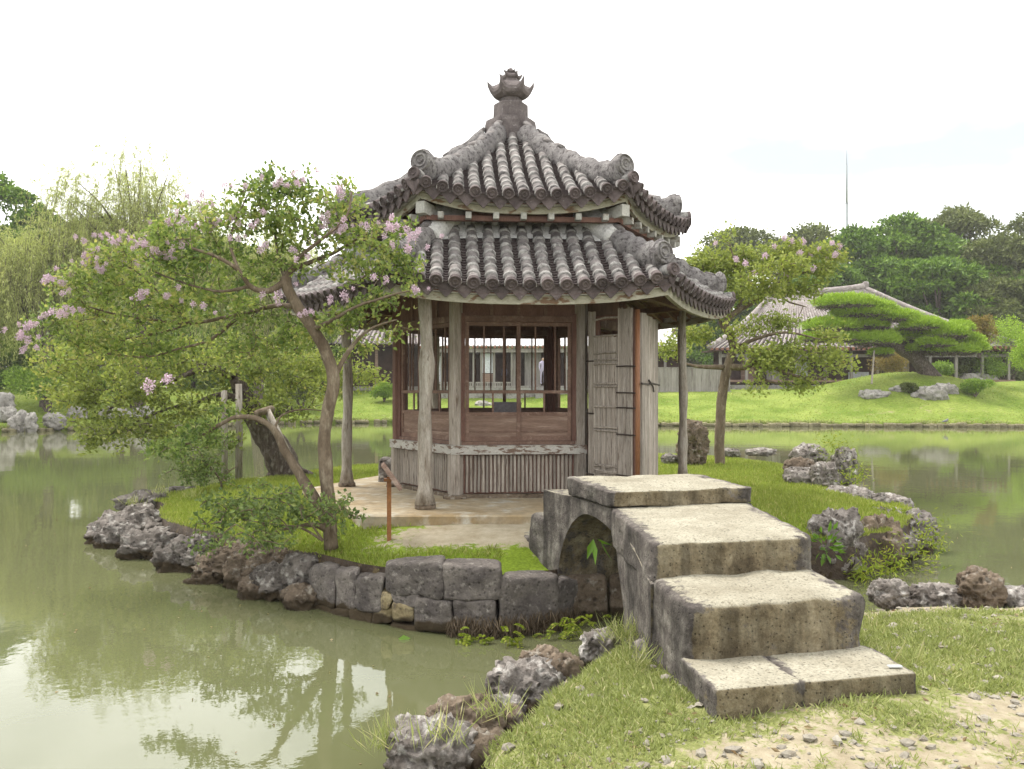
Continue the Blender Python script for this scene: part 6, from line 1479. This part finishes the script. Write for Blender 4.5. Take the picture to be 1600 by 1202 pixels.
def dark_lodge():
    Y = 64; a = at(590, 606, Y); e = empty('garden_lodge', a, 'dark wooden building end in the shade left of the pavilion', 'building')
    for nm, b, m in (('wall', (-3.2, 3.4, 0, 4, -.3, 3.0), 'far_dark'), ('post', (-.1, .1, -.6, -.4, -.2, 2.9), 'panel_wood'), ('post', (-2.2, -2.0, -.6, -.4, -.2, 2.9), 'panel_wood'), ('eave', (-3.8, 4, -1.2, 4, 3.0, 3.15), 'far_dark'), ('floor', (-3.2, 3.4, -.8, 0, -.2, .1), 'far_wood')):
        V, F = boxv(*b); obj(nm, V, F, MAT[m], e)
    A = Acc(); tiled_slope(A, (-3.9, -1.3, 3.16), (4.1, -1.3, 3.16), (3.0, 3, 5.2), (-2.8, 3, 5.2), .36, .1); A.build('roof', [MAT['far_roof_gap'], MAT['far_roof_tile']], e)
dark_lodge()
# masts
b = at(1323, 420, 210); e = empty('radio_mast', (b[0], b[1], 2), 'tall thin pale radio mast rising above the right trees', 'mast')
for nm, z0, z1, r0, r1 in (('pole', 0, 45, .42, .33), ('pole', 45, 54.5, .27, .18), ('whip', 54.5, 58.0, .09, .05)):
    V, F = tube(np.array([(0, 0, z0), (0, 0, z1)]), [r0, r1], 10); obj(nm, V, F, MAT['mast_grey'], e, smooth=True)
V, F = lathe([(.5, 0), (.5, .3)], 10)
for z in (36, 45): obj('collar', V * [.75, .75, .6] + [0, 0, z], F, MAT['mast_grey'], e)
b = at(581, 330, 150); V, F = tube(np.array([(0, 0, 0), (0, 0, at(581, 277, 150)[2] - 2)]), [.10, .03], 6); tag(obj('thin_mast', V, F, MAT['mast_grey'], None, (b[0], b[1], 2)), 'hair thin dark mast above the left end of the upper roof', 'mast')

# ------------------------------------------------------------------ people on the wing and a bird on the shore
def person(px, py0, py1, Y, cloth, label, turn=0.0):
    f = at(px, py1, Y); H = at(px, py0, Y)[2] - f[2]; k = H / 1.65
    J = [(0, 0, .95), (0, 0, 1.2), (0, 0, 1.40), (0, -.01, 1.48), (0, -.02, 1.58), (.09, 0, .9), (.10, -.02, .5), (.10, .02, .06), (.10, -.10, .03), (-.09, 0, .9), (-.11, .04, .5), (-.10, .08, .06), (-.10, -.04, .03),
         (.19, 0, 1.36), (.24, .02, 1.1), (.24, -.06, .86), (.245, -.08, .77), (-.19, 0, 1.36), (-.24, .02, 1.1), (-.22, -.08, .88), (-.22, -.10, .79)]
    E = [(0, 1), (1, 2), (2, 3), (3, 4), (0, 5), (5, 6), (6, 7), (7, 8), (0, 9), (9, 10), (10, 11), (11, 12), (2, 13), (13, 14), (14, 15), (15, 16), (2, 17), (17, 18), (18, 19), (19, 20)]
    rad = [.15, .14, .15, .055, .10, .095, .065, .045, .035, .095, .065, .045, .035, .07, .05, .038, .035, .07, .05, .038, .035]
    me = bpy.data.meshes.new('person'); me.from_pydata([Vector(p) * k for p in J], E, []); o = link('person', me, None, f, (0, 0, turn)); me.materials.append(MAT[cloth])
    md = o.modifiers.new('skin', 'SKIN')
    for i, r_ in enumerate(rad): me.skin_vertices[0].data[i].radius = (r_ * k, r_ * k * .8)
    me.skin_vertices[0].data[0].use_root = True
    o.modifiers.new('sub', 'SUBSURF').levels = 2; o.modifiers['sub'].render_levels = 2
    V, F = ico(2); V = V * [.085, .10, .12] * k + np.array([0, -.02, 1.585]) * k; hd = obj('face', V, F, MAT['skin'], o, smooth=True)
    Vh = ico(2)[0]; keep = Vh[:, 1] * .8 + Vh[:, 2] > -.25; Fh = [f_ for f_ in ico(2)[1] if keep[f_].all()]
    obj('hair', Vh * [.092, .108, .128] * k + np.array([0, -.012, 1.592]) * k, [tuple(f_) for f_ in Fh], MAT['hair'], o, smooth=True)
    tag(o, label, 'person')
person(848, 560, 600, 59.2, 'lilac_cloth', 'person in pale lilac clothes standing at the wing, seen through the window', .4)
person(788, 572, 601, 60.6, 'navy_cloth', 'person in dark clothes on the wing veranda, seen through the window', -.5)
def bird():
    f = gnd(1477, 663, .25); e = empty('bird', f, 'small grey pigeon like bird standing on the far shore', 'bird')
    me = bpy.data.meshes.new('body'); J = [(-.16, 0, .13), (-.06, 0, .15), (.05, 0, .17), (.10, 0, .22), (.13, 0, .26), (.165, 0, .255)]; me.from_pydata(J, [(i, i + 1) for i in range(5)], []); o = link('body', me, e); me.materials.append(MAT['bird_grey']); o.modifiers.new('skin', 'SKIN')
    for i, r_ in enumerate([.015, .05, .07, .05, .04, .01]): me.skin_vertices[0].data[i].radius = (r_, r_)
    o.modifiers.new('sub', 'SUBSURF').levels = 2
    for y in (-.03, .03): V, F = tube(np.array([(.0, y, .12), (.0, y, .0), (.03, y, .0)]), .008, 5); obj('leg', V, F, MAT['red_tile'], e)
bird()

# ------------------------------------------------------------------ grass blades, pebbles, litter
def blades(name, X, Y, zf, L, W, m, label, lean=.45):
    P = np.stack([X, Y, zf(X, Y) - .004], 1); n = len(P); D = unit(rng.normal(size=(n, 3)) * [lean, lean, .15] + [0, 0, 1])
    return tag(cards_obj(name, P, D, L * (.5 + rng.random(n)), W * (.7 + .6 * rng.random(n)), m, tint=np.clip(.45 + .25 * rng.normal(size=n) + .3 * n2(X * 2.5, Y * 2.5, 9), 0, 1)), label, kind='stuff')
def grass():
    n = 420000; X = rng.uniform(-5.3, 6, n); Y = rng.uniform(7, 20, n) ; r_ = ISL.rel(X, Y); keep = (r_ < .994) & (isl_bare(X, Y) + .3 * n2(X * 5, Y * 5, 6) < .3 + .1 * rng.normal(size=n))
    keep &= rng.random(n) < np.clip(11.0 / Y, .25, 1) ** 2
    from_slab = np.zeros(n, bool); c = slabpts.mean(0)
    ang = np.arctan2(Y - c[1], X - c[0])
    for i in range(6):
        p, q = slabpts[i], slabpts[(i + 1) % 6]; side = (q[0] - p[0]) * (Y - p[1]) - (q[1] - p[1]) * (X - p[0])
        from_slab = from_slab | (side < -.02) if i else (side < -.02)
    keep &= from_slab
    # keep clear of the bridge foot
    keep &= ~((X > -.1) & (X < 1.3) & (Y < 8.75))
    X, Y = X[keep], Y[keep]; blades('island_grass', X, Y, isl_z, .052, .010, 'blade', 'short bright grass covering the island')
    n = 260000; X = rng.uniform(-.6, 6.5, n); Y = rng.uniform(3.2, 7.0, n); ok = (BANK.rel(X, Y) < .988) & (np.abs(X) < Y * .64) & (bank_bare(X, Y) + .45 * n2(X * 5, Y * 5, 16) + .3 * n2(X * 16, Y * 16, 17) < .26 + .16 * rng.normal(size=n))
    ok &= ~((X > .98) & (X < 2.0) & (Y > 4.45 - 0) & (Y < 6.3)); ok &= ~((Y > 4.12 + (X - .97) * .24) & (X > .95) & (X < 2.04) & (Y < 6.3))
    X, Y = X[ok], Y[ok]; blades('bank_grass_blades', X, Y, bank_z, .045, .007, 'bank_blade', 'patchy green and straw coloured grass on the near bank', .9)
    n = 90000; X = rng.uniform(-30, 32, n); d = 16 * rng.random(n) ** 1.3; Y = shore_y(X) + .05 + d
    keep = n2(X * .35, Y * .5, 71) + .5 * rng.normal(size=n) > .1; X, Y = X[keep], Y[keep]
    blades('lawn_tufts', X, Y, lawn_z, .07, .035, 'blade', 'uneven tufts in the far lawn', .8)
    n = 9000; X = rng.uniform(-26, 30, n); Y = shore_y(X) + rng.uniform(-.12, .25, n); keep = n2(X * .8, Y, 73) > -.15; X, Y = X[keep], Y[keep]
    blades('edge_grass', X, Y, lambda x, y: np.full(len(x), .16), .20, .05, 'bank_blade', 'grass hanging over the far stone edging', .8)
    # taller tufts at the rocks and the bridge foot
    P = []
    for px, py, k, z in ((975, 1000, 160, .36), (610, 1170, 130, .15), (690, 1160, 40, .4), (770, 1120, 60, .38), (1000, 1040, 80, .38), (1250, 1075, 90, .40), (1410, 1040, 60, .40), (250, 772, 60, .48), (300, 778, 50, .5), (205, 790, 50, .45)):
        b = gnd(px, py, z); P.append(b + rng.normal(size=(k, 3)) * [.07, .05, .01])
    P = np.vstack(P); n = len(P); tag(cards_obj('tall_grass', P, unit(rng.normal(size=(n, 3)) * [.6, .6, .2] + [0, 0, 1]), .10 + .12 * rng.random(n), .006, 'bank_blade'), 'taller grass tufts by rocks and bridge foot', kind='stuff')
    # pebbles and soil crumbs
    Vs = []; Fs = []; off = 0; V0, F0 = ico(1)
    n = 3800; X = rng.uniform(-.3, 5, n); Y = rng.uniform(3.3, 6.8, n); ok = (BANK.rel(X, Y) < .96) & (bank_bare(X, Y) > .05) & ~((X > .95) & (X < 2.08) & (Y > 4.1)); X, Y = X[ok], Y[ok]; Z = bank_z(X, Y)
    for x, y, z in zip(X, Y, Z):
        s = .005 + .022 * rng.random() ** 4; V = V0 * s * rng.uniform(.6, 1.3, 3) * [1.2, 1.2, .7]; V += V0 * s * .3 * rng.normal(size=(len(V0), 1)); Vs.append(V + [x, y, z + s * .15]); Fs.append(F0 + off); off += len(V0)
    tag(obj('pebbles', np.vstack(Vs), np.vstack(Fs), MAT['soil_stone']), 'pale pebbles strewn over the bare soil of the bank', kind='stuff')
    n = 420; X = rng.uniform(-.2, 5, n); Y = rng.uniform(3.4, 6.6, n); ok = BANK.rel(X, Y) < .95; X, Y = X[ok], Y[ok]; P = np.stack([X, Y, bank_z(X, Y) + .012], 1); m = len(P)
    tag(cards_obj('leaf_litter', P, unit(rng.normal(size=(m, 3)) * [1, 1, .12]), .03 + .025 * rng.random(m), .018, 'litter_leaf'), 'dry fallen leaves lying in the bank grass', kind='stuff')
    n = 320; X = rng.uniform(-7, 7, n); Y = rng.uniform(4.5, 14, n); ok = (ISL.rel(X, Y) > 1.04) & (BANK.rel(X, Y) > 1.04); X, Y = X[ok], Y[ok]; m = len(X)
    tag(cards_obj('floating_leaves', np.stack([X, Y, np.full(m, .006)], 1), unit(np.stack([rng.normal(size=m), rng.normal(size=m), np.zeros(m)], 1)), .018 + .03 * rng.random(m) ** 3, .016, 'litter_leaf', fold=.02), 'specks and fallen leaves floating on the pond', kind='stuff')
    # larger stones in the soil by the path
    for i, (px, py, s, lab) in enumerate([(1530, 1092, .11, 'flat pale stone set in the grass right of the bottom step'), (1370, 1180, .10, 'angular pale stone at the bottom edge near the middle of the path'), (1235, 1185, .08, 'pale stone at the bottom edge left of the angular one'), (1300, 1172, .06, 'small stone between two pale ones at the bottom edge'), (1560, 1062, .07, 'thin flat stone on the bare soil patch at the right'), (1430, 1135, .045, 'small grey stone in the grass below the bottom step')]):
        b = gnd(px, py, .39); V, F = rock_verts((s, s * .8, s * .5), 900 + i, 3); tag(obj('path_stone', V, F, MAT['soil_stone'], None, b + np.array([0, 0, s * .1]), smooth=True), lab, 'stone')
    b = gnd(1398, 1044, .565); V, F = boxv(-.035, .035, -.014, .014, .0, .006); tag(obj('metal_plate', V, F, MAT['metal_grey'], None, (b[0] - .0, b[1], .572)), 'small pale metal plate on the right end of the bottom step', 'plate')
    b = at(625, 998, 6.9); V, F = cards(np.array([[0, 0, 0]]), np.array([[1.0, .2, 0]]), .10, .06, .02); tag(obj('lily_leaf', V, F, MAT['broad_leaf'], None, (gnd(622, 1000, 0)[0], gnd(622, 1000, 0)[1], .008), attr={'tint': ('FACE', np.array([.7]))}), 'single green leaf floating at the foot of the dressed wall', 'leaf')
grass()

# ------------------------------------------------------------------ thin scattering veil added to lift the dark tones
def added_haze():
    V, F = boxv(-430, 430, -60, 520, -1.9, 62); m, t, o = new_mat('added_haze'); p = t.nodes.new('ShaderNodeVolumePrincipled'); p.inputs['Density'].default_value = .00055; p.inputs['Color'].default_value = (.97, .95, .93, 1); p.inputs['Anisotropy'].default_value = .2
    t.links.new(p.outputs[0], o.inputs['Volume']); tag(obj('added_haze', V, F, m), 'added thin veil lifting the dark tones and paling the far trees', kind='stuff')
added_haze()
